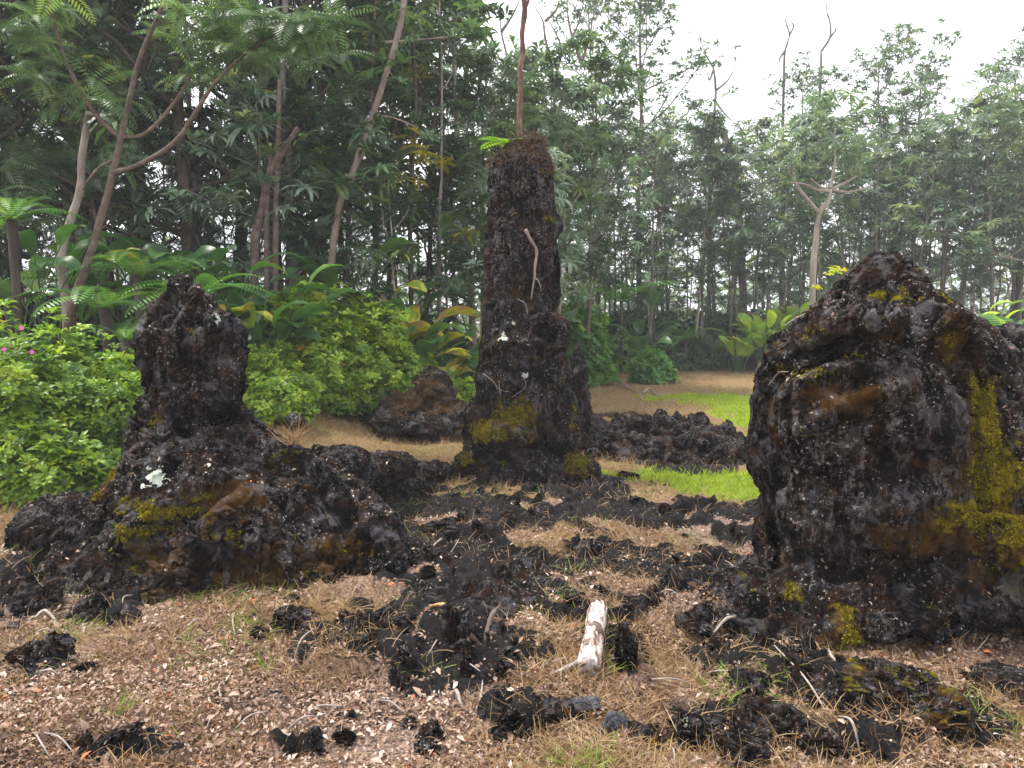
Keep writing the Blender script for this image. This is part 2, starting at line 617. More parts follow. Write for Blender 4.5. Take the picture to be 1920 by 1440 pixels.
LAVA_ZONES = [px_ellipse(*e) for e in [
    (1010, 925, 210, 28), (1290, 952, 160, 14), (860, 930, 110, 30), (960, 1045, 120, 38), (820, 1010, 90, 50),
    (1130, 1020, 60, 14), (1240, 1035, 40, 10), (870, 1110, 140, 42), (1060, 1120, 150, 45), (1260, 1100, 130, 24), (700, 1150, 150, 30),
    (620, 1215, 90, 40), (840, 1262, 120, 50), (1000, 1345, 110, 26), (1290, 1370, 170, 45), (1450, 1380, 90, 60), (1440, 1170, 110, 60), (1400, 1100, 60, 40),
    (1650, 1310, 190, 45), (120, 1060, 110, 36), (60, 1110, 80, 30), (190, 1150, 70, 26), (520, 1160, 60, 22), (780, 800, 90, 26), (1240, 830, 150, 60),
    (1180, 1230, 45, 50), (1380, 1000, 45, 20), (850, 1060, 130, 60), (1020, 1100, 200, 40), (1330, 1120, 110, 40), (980, 1000, 120, 26), (760, 1090, 70, 70), (900, 1190, 120, 30), (1480, 1250, 80, 60), (1350, 1230, 70, 40), (1750, 1360, 160, 50), (1560, 1400, 120, 40), (660, 1230, 120, 40), (1080, 1380, 90, 24), (1150, 1075, 330, 50), (900, 960, 230, 40), (1180, 965, 270, 26), (900, 1235, 150, 46), (1000, 1130, 260, 50), (240, 1395, 130, 24), (470, 1310, 70, 16), (90, 1255, 60, 18), (560, 1400, 60, 14)]]
LAWN_POLYS = [[gp(*p) for p in [(1090, 884), (1150, 874), (1290, 884), (1400, 882), (1700, 880), (1700, 925), (1440, 942), (1330, 930), (1250, 914), (1150, 906)]],
              [gp(*p) for p in [(1180, 744), (1290, 738), (1600, 736), (2000, 730), (2000, 800), (1700, 850), (1430, 850), (1390, 800), (1330, 765)]],
              [gp(*p) for p in [(1290, 683), (1345, 677), (1350, 684), (1300, 689)]]]


def in_poly(x, y, poly):
    c = np.zeros(len(x), bool)
    n = len(poly)
    for i in range(n):
        a, b = poly[i], poly[i - 1]
        m = ((a.y > y) != (b.y > y))
        xx = (b.x - a.x) * (y - a.y) / (b.y - a.y + 1e-12) + a.x
        c ^= m & (x < xx)
    return c


def lawn_m(x, y):
    w = 0.034 * y
    xx = x + w * pn(np.stack([x * 2.5, y * 1.2, x * 0 + 3], 1))
    yy = y + w * 2 * pn(np.stack([x * 2.5, y * 1.2, x * 0 + 9], 1))
    m = np.zeros(len(x))
    for p in LAWN_POLYS:
        m = np.maximum(m, in_poly(xx, yy, p))
    return m


def crust(x, y):
    """how much broken lava crust shows, and the relief of its plates"""
    P = np.stack([x, y, np.zeros(len(x))], 1)
    n = fbm(P * 2.2 + 5, 4) * 0.55 + fbm(P * 7 + 2, 2) * 0.2
    m = np.zeros(len(x))
    for cx, cy, rx, ry in LAVA_ZONES:
        d = np.sqrt(((x - cx) / rx) ** 2 + ((y - cy) / ry) ** 2)
        m = np.maximum(m, sstep(1.45, 0.5, d))
    zone = np.clip(np.maximum(sstep(0.20, 0.58, m * 0.95 + n * 0.55), sstep(0.40, 0.6, n) * .8 * (y < 8.5)), 0, 1)
    wp = P + 0.16 * np.stack([fbm(P * 2.6 + 11, 3), fbm(P * 2.6 + 31, 3), 0 * x], 1)
    gap, v = cells(wp * np.array([2.3, 2.3, 1]) + np.array([0, 0, .5]))
    gap2, v2 = cells(wp * np.array([6.5, 6.5, 1]) + np.array([3, 7, .5]))
    bare = sstep(.24, .38, (v * 7.31) % 1.0 + .35 * n)
    edge = sstep(.30, .08, gap + .25 * n)
    lava = zone * np.clip(np.maximum(bare, edge), 0, 1)
    rel = zone * (.15 * (v - .42) - .07 * sstep(.12, .0, gap)) + lava * (.055 * (v2 - .5) - .035 * sstep(.12, 0, gap2) + .035 * fbm(P * 13, 4) + .05 * (ridged(P * 4 + 3, 3) - .55))
    return lava, rel


def lava_m(x, y):
    return crust(x, y)[0]


def height(x, y):
    x = np.asarray(x, float)
    y = np.asarray(y, float)
    P = np.stack([x, y, np.zeros(len(x))], 1)
    near = sstep(26, 7, y)
    h = 0.05 * fbm(P * 0.45, 3) + near * (0.045 * fbm(P * 2.1 + 7, 3) + 0.014 * fbm(P * 8, 2))
    h = h * sstep(60, 20, np.abs(x))
    h = h + near * crust(x, y)[1]
    # bank under the shrubs, and the swell at the far left
    h = h + 0.45 * sstep(-1.2, -3.5, x) * sstep(6.0, 9, y) * sstep(40, 14, y)
    h = h + 0.10 * sstep(-2.4, -3.6, x) * sstep(3.2, 5.0, y)
    h = h - 0.03 * lawn_m(x, y)
    return h


def hz(x, y):
    return float(height(np.array([x]), np.array([y]))[0])


def build_ground():
    gx = np.geomspace(0.02, 46, 62).cumsum()
    gx = 3.7 + gx / gx[-1] * 300
    xs = np.concatenate([-gx[::-1], np.linspace(-3.7, 3.7, 420), gx])
    y0 = np.geomspace(0.02, 26, 90).cumsum()
    y0 = 6.9 + y0 / y0[-1] * 330
    ys = np.concatenate([[-40, -20, -8, -3, 0, 1.2], np.linspace(2.0, 6.9, 330), y0])
    X, Y = np.meshgrid(xs, ys)
    x, y = X.ravel(), Y.ravel()
    z = height(x, y)
    nx, ny = len(xs), len(ys)
    idx = np.arange(nx * ny).reshape(ny, nx)
    Q = np.stack([idx[:-1, :-1], idx[:-1, 1:], idx[1:, 1:], idx[1:, :-1]], -1).reshape(-1, 4)
    P = np.stack([x, y, np.zeros(len(x))], 1)
    lava = lava_m(x, y)
    lawn = lawn_m(x, y)
    straw = sstep(-0.05, 0.35, fbm(P * 0.9 + 40, 3) + sstep(5.0, 7.5, y) * 0.7)
    me = mk_mesh('ground', np.stack([x, y, z], 1), [Q], GROUND, True, mask=np.stack([lava, lawn, straw], 1))
    tag(link('ground', me), kind='structure')


build_ground()


# ------------------------------------------------------------------ lava bodies
def ring_stack(rings, n=40):
    V, Q, T = [], [], []
    for (cx, cy, z, rx, ry) in rings:
        a = np.arange(n) * 2 * PI / n
        V.append(np.stack([cx + rx * np.cos(a), cy + ry * np.sin(a), np.full(n, z)], 1))
    V = np.concatenate(V)
    m = len(rings)
    for i in range(m - 1):
        for k in range(n):
            k2 = (k + 1) % n
            Q.append((i * n + k, i * n + k2, (i + 1) * n + k2, (i + 1) * n + k))
    b, t = len(V), len(V) + 1
    V = np.vstack([V, [(rings[0][0], rings[0][1], rings[0][2]), (rings[-1][0], rings[-1][1], rings[-1][2])]])
    for k in range(n):
        k2 = (k + 1) % n
        T.append((b, k2, k))
        T.append((t, (m - 1) * n + k, (m - 1) * n + k2))
    return V, np.array(Q), np.array(T)


def ellipsoid(c, r, rz=0.0, tilt=0.0, n=24, m=14):
    V = [(0, 0, 1)]
    for i in range(1, m):
        th = PI * i / m
        for k in range(n):
            ph = 2 * PI * k / n
            V.append((math.sin(th) * math.cos(ph), math.sin(th) * math.sin(ph), math.cos(th)))
    V.append((0, 0, -1))
    V = np.array(V) * np.array(r)
    M = np.array(Matrix.Rotation(rz, 3, 'Z') @ Matrix.Rotation(tilt, 3, 'X'))
    V = V @ M.T + np.array(tuple(c))
    Q, T = [], []
    for k in range(n):
        k2 = (k + 1) % n
        T.append((0, 1 + k, 1 + k2))
        b = 1 + (m - 2) * n
        T.append((len(V) - 1, b + k2, b + k))
        for i in range(m - 2):
            a = 1 + i * n
            Q.append((a + k, a + n + k, a + n + k2, a + k2))
    return V, np.array(Q), np.array(T)


def remesh(V, Q, T, voxel):
    me = mk_mesh('lava_body', V, [x for x in (Q, T) if x is not None and len(x)])
    o = bpy.data.objects.new('lava_body', me)
    COL.objects.link(o)
    md = o.modifiers.new('r', 'REMESH')
    md.mode = 'VOXEL'
    md.voxel_size = voxel
    md.adaptivity = 0
    dg = bpy.context.evaluated_depsgraph_get()
    ev = o.evaluated_get(dg)
    m2 = ev.to_mesh()
    n = len(m2.vertices)
    W = np.empty(n * 3, np.float32)
    m2.vertices.foreach_get('co', W)
    L = np.empty(len(m2.loops), np.int32)
    m2.loops.foreach_get('vertex_index', L)
    tot = np.empty(len(m2.polygons), np.int32)
    m2.polygons.foreach_get('loop_total', tot)
    ev.to_mesh_clear()
    bpy.data.objects.remove(o)
    bpy.data.meshes.remove(me)
    q = L.reshape(-1, 4) if (tot == 4).all() else None
    if q is None:
        st = np.concatenate([[0], np.cumsum(tot)[:-1]])
        q = np.stack([L[st[tot == 4] + k] for k in range(4)], 1)
        t = np.stack([L[st[tot == 3] + k] for k in range(3)], 1)
    else:
        t = np.zeros((0, 3), int)
    return W.reshape(-1, 3).astype(float), q, t


def vnormals(V, Q, T):
    Nn = np.zeros_like(V)
    for F in (Q, T):
        if len(F):
            a = V[F[:, 2]] - V[F[:, 0]]
            b = V[F[:, -1]] - V[F[:, 1]]
            fn = np.cross(a, b)
            for k in range(F.shape[1]):
                np.add.at(Nn, F[:, k], fn)
    return Nn / (np.linalg.norm(Nn, axis=1)[:, None] + 1e-12)


def fall(d):
    return np.clip(1 - d * d, 0, 1) ** 2


def push(V, c, r, vec, rz=None):
    """move the surface round c by vec; r radius or three radii"""
    c = np.array(tuple(c))
    D = (V - c) / np.array(r)
    return V + fall(np.linalg.norm(D, axis=1))[:, None] * np.array(tuple(vec))


def paint(V, spots):
    m = np.zeros(len(V))
    w1, w2 = .45 * fbm(V * 4.5 + 3, 4), .35 * fbm(V * 12 + 8, 3)
    for c, r, s in spots:
        D = (V - np.array(tuple(c))) / np.array(r)
        m = np.maximum(m, s * np.clip(1.15 - (np.linalg.norm(D, axis=1) + w1 + w2) * .8, 0, 1))
    return m


def on_face(px, py, V, off=0.02):
    """point of the rock's own surface met by a line from the viewer's side"""
    cam = np.array([0, 0, CAMZ])
    d = np.array(tuple(ray(px, py)))
    d /= np.linalg.norm(d)
    rel = V - cam
    al = rel @ d
    pe = np.linalg.norm(rel - al[:, None] * d, axis=1)
    m = pe < 0.04
    if not m.any():
        return cam + d * 7.5
    return cam + d * (al[m].min() - off)


def fold(V, Q, T, pts, r, amt, base):
    """raise (or, with a negative amount, groove) the skin along a line drawn over the rock"""
    p = smooth_path([on_face(x, y, base, 0) for x, y in pts], 24)
    nm = vnormals(V, Q, T)
    d = np.full(len(V), 9.0)
    for k in range(len(p) - 1):
        s = p[k + 1] - p[k]
        t = np.clip(((V - p[k]) @ s) / (s @ s + 1e-9), 0, 1)
        d = np.minimum(d, np.linalg.norm(V - p[k] - t[:, None] * s, axis=1))
    d = d * (1 + .35 * fbm(V * 4, 2))
    return V + nm * (amt * fall(d / r))[:, None]


def cut(V, pts, r, depth, base):
    """hollow a slit or a cave into the rock along a line drawn over its face"""
    p = smooth_path([on_face(x, y, base, 0) for x, y in pts], 24)
    d = np.full(len(V), 9.0)
    for k in range(len(p) - 1):
        s = p[k + 1] - p[k]
        t = np.clip(((V - p[k]) @ s) / (s @ s + 1e-9), 0, 1)
        d = np.minimum(d, np.linalg.norm(V - p[k] - t[:, None] * s, axis=1))
    n = p.mean(0) - np.array([0, 0, CAMZ])
    n /= np.linalg.norm(n)
    d = d * (1 + .3 * fbm(V * 7, 2)) / r
    return V + (depth * np.clip(1.5 * fall(d), 0, 1))[:, None] * n


def lava_body(prims, voxel, sculpt=(), lump=0.06, rid=0.04, fine=0.014, seed=0, crack=0.03, vstretch=1.0, folds=(), crease=.012, cuts=()):
    VV, QQ, TT, n = [], [], [], 0
    for v, q, t in prims:
        VV.append(v)
        QQ.append(q + n)
        TT.append(t + n)
        n += len(v)
    V, Q, T = remesh(np.concatenate(VV), np.concatenate(QQ), np.concatenate(TT), voxel * 1.6)
    off = seed * 13.7
    S = np.array([1, 1, vstretch])
    nm = vnormals(V, Q, T)
    V = V + nm * (lump * fbm(V * S * 1.9 + off, 3))[:, None]
    for s in sculpt:
        V = push(V, *s)
    if folds:
        base = V.copy()
        for pts, r, amt in folds:
            V = fold(V, Q, T, pts, r, amt, base)
    if cuts:
        V, Q, T = remesh(V, Q, T, voxel * 1.2)
        base = V.copy()
        for pts, r, dp in cuts:
            V = cut(V, pts, r, dp, base)
    V, Q, T = remesh(V, Q, T, voxel)
    nm = vnormals(V, Q, T)
    W = V * S
    warp = 0.12 * np.stack([fbm(W * 3 + off + 5, 2), fbm(W * 3 + off + 25, 2), fbm(W * 3 + off + 45, 2)], 1)
    d = rid * (ridged((W + warp) * 3.4 + off, 3) - 0.55) * 1.6
    gp1, vc = cells((W + warp) * 4.6 + off)
    amt = sstep(-0.25, 0.35, fbm(W * 1.3 + off + 70, 2))
    d += crack * (1.1 * (vc - 0.5) * amt - .7 * sstep(.10, 0, gp1) * (.3 + amt))
    gp2, vc2 = cells((W + warp * 0.6) * 11 + off)
    d += fine * (1.3 * (vc2 - 0.5) * amt - .8 * sstep(.14, 0, gp2) * amt)
    d += fine * (.7 * fbm(W * 15 + off, 4) + .7 * (ridged(W * 9 + off, 3) - .55))
    d += crease * fbm(V * np.array([8, 8, 1.3]) + off + 50, 4)
    pits = sstep(0.32, 0.6, fbm(W * 9 + off + 90, 2))
    d -= fine * 1.8 * pits
    V = V + nm * d[:, None]
    return V, Q, T


def moss_part(V, Q, T, m, count, parent, name='moss', seed=3, size=0.018):
    g = np.random.default_rng(seed)
    nm = vnormals(V, Q, T)
    nz = fbm(V * 9 + 3, 3)
    w = np.clip(m * 1.3 + nz * 1.3 - 0.75, 0, 1) * sstep(-0.75, -0.1, nm[:, 2] - nm[:, 1] * 0.8)
    if w.sum() < 1:
        return
    i = g.choice(len(V), count, p=w / w.sum())
    yd = nm[i] * 0.8 + g.normal(0, .6, (count, 3))
    M = frames(yd, g.normal(size=(count, 3))) * g.uniform(.5, 1.4, count)[:, None, None]
    mb = MB()
    mb.inst(strip(size, size * .28, 2, .3, -.5, lambda u: (0.7, 1, 0.2)[int(round(u * 2))]), M, V[i] + g.normal(0, .004, (count, 3)), np.clip(g.normal(.5, .25, count) + 0.3 * (m[i] - .6), 0, 1))
    return mb.build(name, MOSS, parent)


def lichen_patch(c, r, V, Q, T, parent, seed=0):
    """a crusty patch hugging the rock: surface faces near c lifted a few mm"""
    nm = vnormals(V, Q, T)
    c = np.array(tuple(c))
    cam = np.array([0, 0, CAMZ])
    # nearest surface vertex along the line of the rock's face
    dirv = c - cam
    dirv /= np.linalg.norm(dirv)
    rel = V - cam
    along = rel @ dirv
    perp = np.linalg.norm(rel - along[:, None] * dirv, axis=1)
    near = perp < 0.03
    if not near.any():
        return None
    c = V[near][np.argmin(along[near])]
    d = np.linalg.norm(V - c, axis=1) + r * 0.9 * fbm(V * 30 + seed, 4)
    keep = (d < r) & (nm[:, 1] < 0.3)
    F = Q[keep[Q].all(1)]
    if len(F) < 4:
        return None
    u, inv = np.unique(F, return_inverse=True)
    me = mk_mesh('lichen', V[u] + nm[u] * 0.005, [inv.reshape(F.shape)], LICHEN)
    return link('lichen', me, parent)


BODIES = []


def rings_px(rows, Y, ratio, dY=lambda z: 0.0):
    out = []
    for py, l, r in rows:
        a, b = at(l, py, Y), at(r, py, Y)
        rx = (b.x - a.x) / 2
        out.append(((a.x + b.x) / 2, Y + dY(a.z), a.z, rx, rx * ratio))
    return out[::-1]


def blob_px(px, py, Y, r, rz=0.0, tilt=0.0):
    return ellipsoid(at(px, py, Y), r, rz, tilt)


# ---- the tall pillar
YP = 7.7
rows = [(262, 960, 1012), (280, 940, 1022), (305, 916, 1030), (340, 912, 1037), (420, 909, 1044), (500, 908, 1045), (560, 910, 1034), (600, 906, 1040), (640, 898, 1062),
        (700, 891, 1070), (740, 888, 1076), (780, 876, 1076), (815, 868, 1076), (845, 868, 1082), (880, 858, 1100), (920, 850, 1118)]
pr = [ring_stack(rings_px(rows, YP, 0.85) [:0] or [(r[0], r[1], r[2], r[3], r[4]) for r in rings_px(rows, YP, 0.85)])]
pr += [blob_px(1038, 425, YP, (.09, .14, .10)), blob_px(1042, 520, YP, (.05, .12, .35)), blob_px(1030, 625, YP - .32, (.21, .16, .20)), blob_px(990, 272, YP, (.17, .16, .08)), blob_px(1000, 262, YP, (.07, .08, .06)),
       blob_px(955, 820, YP - .25, (.40, .34, .26)), blob_px(905, 790, YP - .1, (.22, .3, .3)), blob_px(880, 868, YP - .1, (.18, .3, .14)), blob_px(1060, 800, YP - .2, (.13, .3, .4)),
       blob_px(1085, 880, YP - .1, (.24, .4, .16)), blob_px(1000, 905, YP - .3, (.45, .35, .13)), blob_px(1150, 915, YP - .05, (.4, .3, .10), .2), blob_px(930, 720, YP - .25, (.2, .2, .25)), blob_px(860, 900, YP, (.3, .4, .1))]
fr = YP - 0.42
sc = [(at(1025, 622, YP - .5), (.11, .3, .10), (0, .26, 0)), (at(1030, 560, YP - .35), (.10, .25, .12), (0, .08, 0)), (at(1000, 845, YP - .62), (.30, .3, .06), (0, .14, 0.02)),
      (at(1060, 850, YP - .5), (.10, .3, .09), (0, .18, 0)), (at(1003, 350, YP - .38), (.035, .25, .16), (0, .07, 0)), (at(1040, 480, YP - .3), (.06, .3, .16), (0, .10, 0)),
      (at(1020, 800, YP - .55), (.05, .3, .14), (0, .10, 0)), (at(950, 500, YP - .4), (.12, .2, .2), (0, -.04, 0)), (at(940, 640, YP - .5), (.2, .2, .05), (0, .05, 0)), (at(960, 735, YP - .55), (.24, .2, .035), (0, .05, 0))]
fl = [([(960, 340), (975, 420), (985, 440)], .03, -.03), ([(1000, 320), (1005, 400)], .03, -.05), ([(1022, 340), (1030, 420)], .05, .04), ([(1050, 430), (1030, 470), (1040, 540)], .04, -.06), ([(925, 620), (980, 600), (1000, 570)], .03, .04), ([(905, 660), (960, 640), (990, 650)], .06, .06), ([(990, 600), (1040, 596), (1062, 640), (1050, 670), (1005, 660)], .05, .06), ([(920, 730), (1000, 740), (1060, 720)], .03, -.04),
      ([(875, 830), (950, 850), (1030, 840)], .04, -.05), ([(1010, 780), (1022, 840)], .03, -.08), ([(930, 420), (940, 520)], .03, -.03), ([(1075, 700), (1072, 800)], .03, -.05)]
V, Q, T = lava_body(pr, 0.0125, sc, 0.04, 0.026, 0.016, 1, 0.032, 0.6, fl, .012, [([(1018, 622), (1030, 630)], .10, .30), ([(1012, 840), (1060, 848)], .07, .35), ([(1015, 800), (1022, 835)], .04, .2), ([(1003, 335), (1003, 365)], .03, .12), ([(1046, 470), (1040, 530)], .05, .15), ([(985, 440), (1000, 445)], .03, .1)])
moss = paint(V, [(at(970, 775, fr - .1), (.28, .35, .16), .95), (at(905, 805, fr), (.22, .35, .12), .9), (at(940, 812, fr), (.3, .35, .08), .7), (at(870, 868, fr), (.14, .4, .1), .8), (at(1080, 865, fr), (.12, .4, .16), .9),
                  (at(1070, 800, fr + .1), (.06, .3, .2), .7), (at(1030, 410, YP - .2), (.1, .2, .05), .7), (at(1005, 670, fr - .1), (.06, .3, .04), .7), (at(1025, 325, YP), (.1, .3, .06), .6)])
rust = paint(V, [(at(985, 545, fr), (.22, .35, .25), .55), (at(960, 790, fr - .1), (.5, .5, .25), .7), (at(1060, 590, fr), (.14, .4, .06), .8), (at(980, 280, YP), (.4, .4, .14), .9), (at(1080, 880, fr), (.2, .4, .12), .7)])
pale = np.clip(0.35 + fbm(V * 1.5, 2), 0, 0.75)
pillar = thing('lava_tree_mould', 'tallest lava tree mould, a black pillar with sapling growing from its grassy top', 'lava rock', (0, 0, 0))
link('rock_body', mk_mesh('rock_body', V, [Q, T], LAVA, True, mask=np.stack([moss, rust, pale], 1)), pillar)
moss_part(V, Q, T, moss, 6500, pillar, seed=5, size=.019)
for k, (px, py, r) in enumerate([(945, 628, .055), (990, 703, .04), (960, 612, .02)]):
    lichen_patch(at(px, py, fr), r, V, Q, T, pillar, k)
BODIES.append((V, Q, T))
# dead grass and roots capping the pillar
top = at(985, 285, YP)
mb = MB()
g = np.random.default_rng(8)
nm = vnormals(V, Q, T)
zt = at(985, 320, YP).z
cap = np.where((V[:, 2] > zt + 0.06 * pn(V * 6)) & (nm[:, 2] > -0.3))[0]
k = 3600
i = g.choice(cap, k)
yd = nm[i] * 0.5 + g.normal(0, .8, (k, 3)) + np.array([0, 0, -.35])
mb.inst(strip(0.07, 0.004, 3, .5, -1.2, lambda u: 1 - .7 * u), frames(yd, g.normal(size=(k, 3))) * g.uniform(.4, 1.2, k)[:, None, None], V[i], np.clip(g.normal(.3, .2, k), 0, .9))
mb.build('dead_grass_cap', THATCH, pillar)
# aerial root running down the face


def face_path(pts, V, off=0.012):
    return smooth_path([on_face(x, y, V, off) for x, y in pts], 26)


mb = MB()
p = face_path([(985, 430), (995, 450), (1006, 470), (1003, 500), (1002, 520), (998, 545), (996, 560)], V)
tube(mb, p, np.linspace(.020, .007, 26) * (1 + .15 * np.sin(np.arange(26) * 1.7)), 6)
p = face_path([(1002, 520), (1010, 528), (1015, 545)], V)
tube(mb, p, np.linspace(.01, .004, 26), 5)
mb.build('aerial_root', BARK_PINK, pillar)
for q in ([(905, 700), (925, 715), (935, 730), (955, 735)], [(935, 715), (937, 735), (940, 745)], [(980, 700), (985, 725), (960, 745)], [(970, 560), (985, 570), (990, 590)]):
    mb = MB()
    p = face_path(q, V, .006)
    tube(mb, p, np.linspace(.0045, .0018, 26), 5)
    mb.build('creeping_root', TWIG, pillar)

# ---- the left mould with its spreading skirt
YL = 5.1
rows = [(540, 322, 350), (552, 302, 392), (572, 286, 409), (594, 276, 436), (620, 268, 446), (645, 267, 450), (700, 280, 450), (740, 272, 450), (785, 254, 470), (830, 246, 535), (865, 238, 590), (900, 220, 650), (940, 185, 705), (990, 140, 745), (1050, 110, 765), (1120, 130, 770)]
pr = [ring_stack(rings_px(rows, YL, 0.84))]
pr += [blob_px(336, 540, YL - .05, (.085, .10, .10)), blob_px(372, 556, YL - .1, (.06, .09, .08)), blob_px(130, 985, YL + .05, (.36, .42, .22)), blob_px(85, 1010, YL, (.2, .3, .17)), blob_px(700, 1040, YL - .35, (.2, .35, .26), .3),
       blob_px(590, 880, YL + .6, (.26, .6, .18), -.5), blob_px(670, 888, YL + 1.15, (.26, .7, .16), -.5), blob_px(765, 902, YL + 1.85, (.25, .75, .12), -.5), blob_px(400, 1075, YL - .75, (.5, .22, .14))]
sc = [(at(385, 735, YL - .45), (.16, .35, .09), (0, -.05, 0)), (at(400, 790, YL - .5), (.13, .35, .05), (0, .20, 0)), (at(345, 805, YL - .5), (.12, .35, .09), (0, .16, 0)), (at(420, 860, YL - .6), (.28, .4, .16), (0, .14, .02)), (at(320, 880, YL - .5), (.10, .3, .2), (0, .10, 0)),
      (at(355, 552, YL - .2), (.03, .3, .08), (0, .10, -.06)), (at(340, 612, YL - .4), (.12, .3, .05), (0, .06, 0)), (at(200, 985, YL - .5), (.06, .4, .2), (0, .16, 0)), (at(150, 1045, YL - .4), (.2, .3, .07), (0, .15, 0)), (at(745, 1075, YL - .4), (.06, .4, .12), (0, .2, 0))]
fl = [([(400, 905), (330, 940), (260, 985), (215, 1040)], .13, .10), ([(500, 830), (590, 885), (690, 960), (740, 1060)], .15, .11), ([(470, 930), (390, 1000), (330, 1080)], .12, .08), ([(560, 930), (600, 1000), (620, 1080)], .10, .08), ([(430, 960), (500, 1030), (560, 1090)], .09, .06),
      ([(280, 1035), (420, 1065), (560, 1060), (650, 1020)], .05, -.06), ([(700, 985), (685, 1060), (695, 1110)], .05, -.07), ([(285, 640), (280, 720), (284, 790)], .035, -.06), ([(330, 740), (400, 762), (448, 735)], .07, .06), ([(300, 660), (370, 690), (440, 660)], .05, -.04),
      ([(250, 850), (246, 910), (220, 980)], .06, .05), ([(310, 560), (318, 620), (300, 680)], .03, -.05), ([(400, 610), (410, 680), (400, 720)], .05, .04), ([(500, 840), (540, 930), (520, 1000)], .04, -.04), ([(230, 1040), (330, 1110), (500, 1110)], .06, -.05)]
V, Q, T = lava_body(pr, 0.0105, sc, 0.05, 0.034, 0.018, 2, 0.048, 0.9, fl, .012, [([(390, 785), (420, 790), (440, 780)], .06, .30), ([(335, 800), (350, 815)], .05, .2), ([(205, 960), (200, 1020)], .05, .25), ([(280, 1040), (340, 1055)], .03, .12), ([(540, 1075), (640, 1045)], .03, .15), ([(355, 545), (353, 575)], .02, .10), ([(700, 1100), (745, 1095)], .05, .25), ([(300, 1135), (360, 1138)], .035, .2)])
fr = YL - .7
moss = paint(V, [(at(310, 955, fr), (.34, .5, .05), .95), (at(275, 985, fr), (.2, .5, .05), .85), (at(235, 885, YL), (.08, .5, .12), .6), (at(290, 1040, fr), (.12, .4, .09), .6), (at(370, 935, fr), (.12, .4, .04), .8), (at(420, 1000, fr - .1), (.1, .4, .05), .5),
                  (at(640, 1030, fr - .1), (.12, .4, .08), .55), (at(560, 1095, fr - .2), (.2, .4, .05), .4), (at(250, 1050, fr), (.06, .4, .14), .55), (at(290, 790, YL - .3), (.06, .3, .05), .6)])
rust = paint(V, [(at(430, 940, fr), (.45, .6, .14), .75), (at(480, 880, fr), (.14, .5, .2), .7), (at(330, 1040, fr), (.4, .5, .16), .75), (at(470, 1060, fr), (.5, .5, .16), .8), (at(620, 1040, fr), (.2, .5, .16), .8), (at(250, 900, YL), (.3, .6, .16), .7),
                  (at(300, 1110, fr - .2), (.4, .5, .12), .7), (at(360, 650, YL - .4), (.2, .3, .2), .4), (at(700, 880, YL + 1.4), (.3, .9, .2), .4)])
pale = np.clip(0.35 + 1.2 * fbm(V * 2, 2) + paint(V, [(at(420, 860, YL - .5), (.2, .4, .2), .7), (at(285, 660, YL - .3), (.05, .3, .25), .9), (at(280, 870, YL - .4), (.08, .3, .2), .9), (at(335, 560, YL), (.2, .3, .12), .6)]), 0, 1)
left = thing('lava_tree_mould', 'jagged black lava tree mould on a wide moss-streaked skirt beside the green shrub', 'lava rock', (0, 0, 0))
link('rock_body', mk_mesh('rock_body', V, [Q, T], LAVA, True, mask=np.stack([moss, rust, pale], 1)), left)
moss_part(V, Q, T, moss, 7000, left, seed=6, size=.013)
for k, (px, py, r) in enumerate([(299, 888, .065), (272, 880, .025), (418, 602, .035), (394, 863, .02), (335, 528, .02), (264, 905, .02)]):
    lichen_patch(at(px, py, YL - .4), r, V, Q, T, left, 10 + k)
BODIES.append((V, Q, T))
VL = V

# ---- the big right mould
YR = 4.35
rows = [(474, 1640, 1662), (486, 1630, 1690), (502, 1606, 1722), (530, 1578, 1750), (560, 1552, 1778), (600, 1500, 1826), (640, 1460, 1868), (690, 1430, 1908), (750, 1416, 1940), (830, 1410, 1970), (890, 1420, 1985), (925, 1442, 1990), (960, 1436, 2000),
        (1010, 1418, 2010), (1060, 1424, 2030), (1120, 1470, 2040), (1250, 1500, 2050)]
pr = [ring_stack(rings_px(rows, YR, 0.80))]
pr += [blob_px(x_, y_, Y_, (.12, .16, .085)) for x_, y_, Y_ in ((1478, 668, 4.02), (1520, 640, 3.92), (1565, 618, 3.82), (1612, 604, 3.76), (1660, 598, 3.74))]
pr += [blob_px(1885, 720, YR + .25, (.26, .4, .36)), blob_px(1640, 790, YR - .55, (.55, .24, .42)), blob_px(1700, 640, YR - .35, (.34, .30, .22)), blob_px(1740, 1175, YR - .80, (.55, .22, .13)), blob_px(1560, 1200, YR - .72, (.2, .2, .12)), blob_px(1900, 900, YR - .4, (.3, .3, .35)), blob_px(1850, 1010, YR - .62, (.35, .3, .18)), blob_px(1640, 960, YR - .5, (.5, .3, .4)),
       blob_px(1700, 1130, YR - .58, (.6, .3, .2)), blob_px(1560, 1120, YR - .45, (.36, .4, .30)), blob_px(1560, 1190, YR - .55, (.25, .3, .16)), blob_px(1820, 1100, YR - .6, (.5, .3, .2)), blob_px(1430, 1085, YR + .1, (.2, .3, .12)), blob_px(1900, 1180, YR - .5, (.4, .3, .2))]
sc = [(at(1535 + 18 * q, 672 - 7 * q, YR - .68), (.065, .6, .042), (0, .17, .01)) for q in range(6)] + [(at(1448, 1030, YR - .4), (.075, .5, .15), (.05, .42, 0)), (at(1680, 860, YR - .8), (.40, .3, .16), (0, .05, 0)), (at(1665, 1232, YR - .95), (.24, .5, .09), (0, .50, .02)), (at(1850, 1218, YR - .95), (.30, .5, .10), (0, .55, .04)), (at(1700, 1055, YR - .85), (.4, .3, .05), (0, .07, 0)),
      (at(1720, 500, YR - .1), (.06, .4, .05), (0, .05, -.05)), (at(1610, 500, YR), (.05, .4, .05), (0, 0, -.04))]
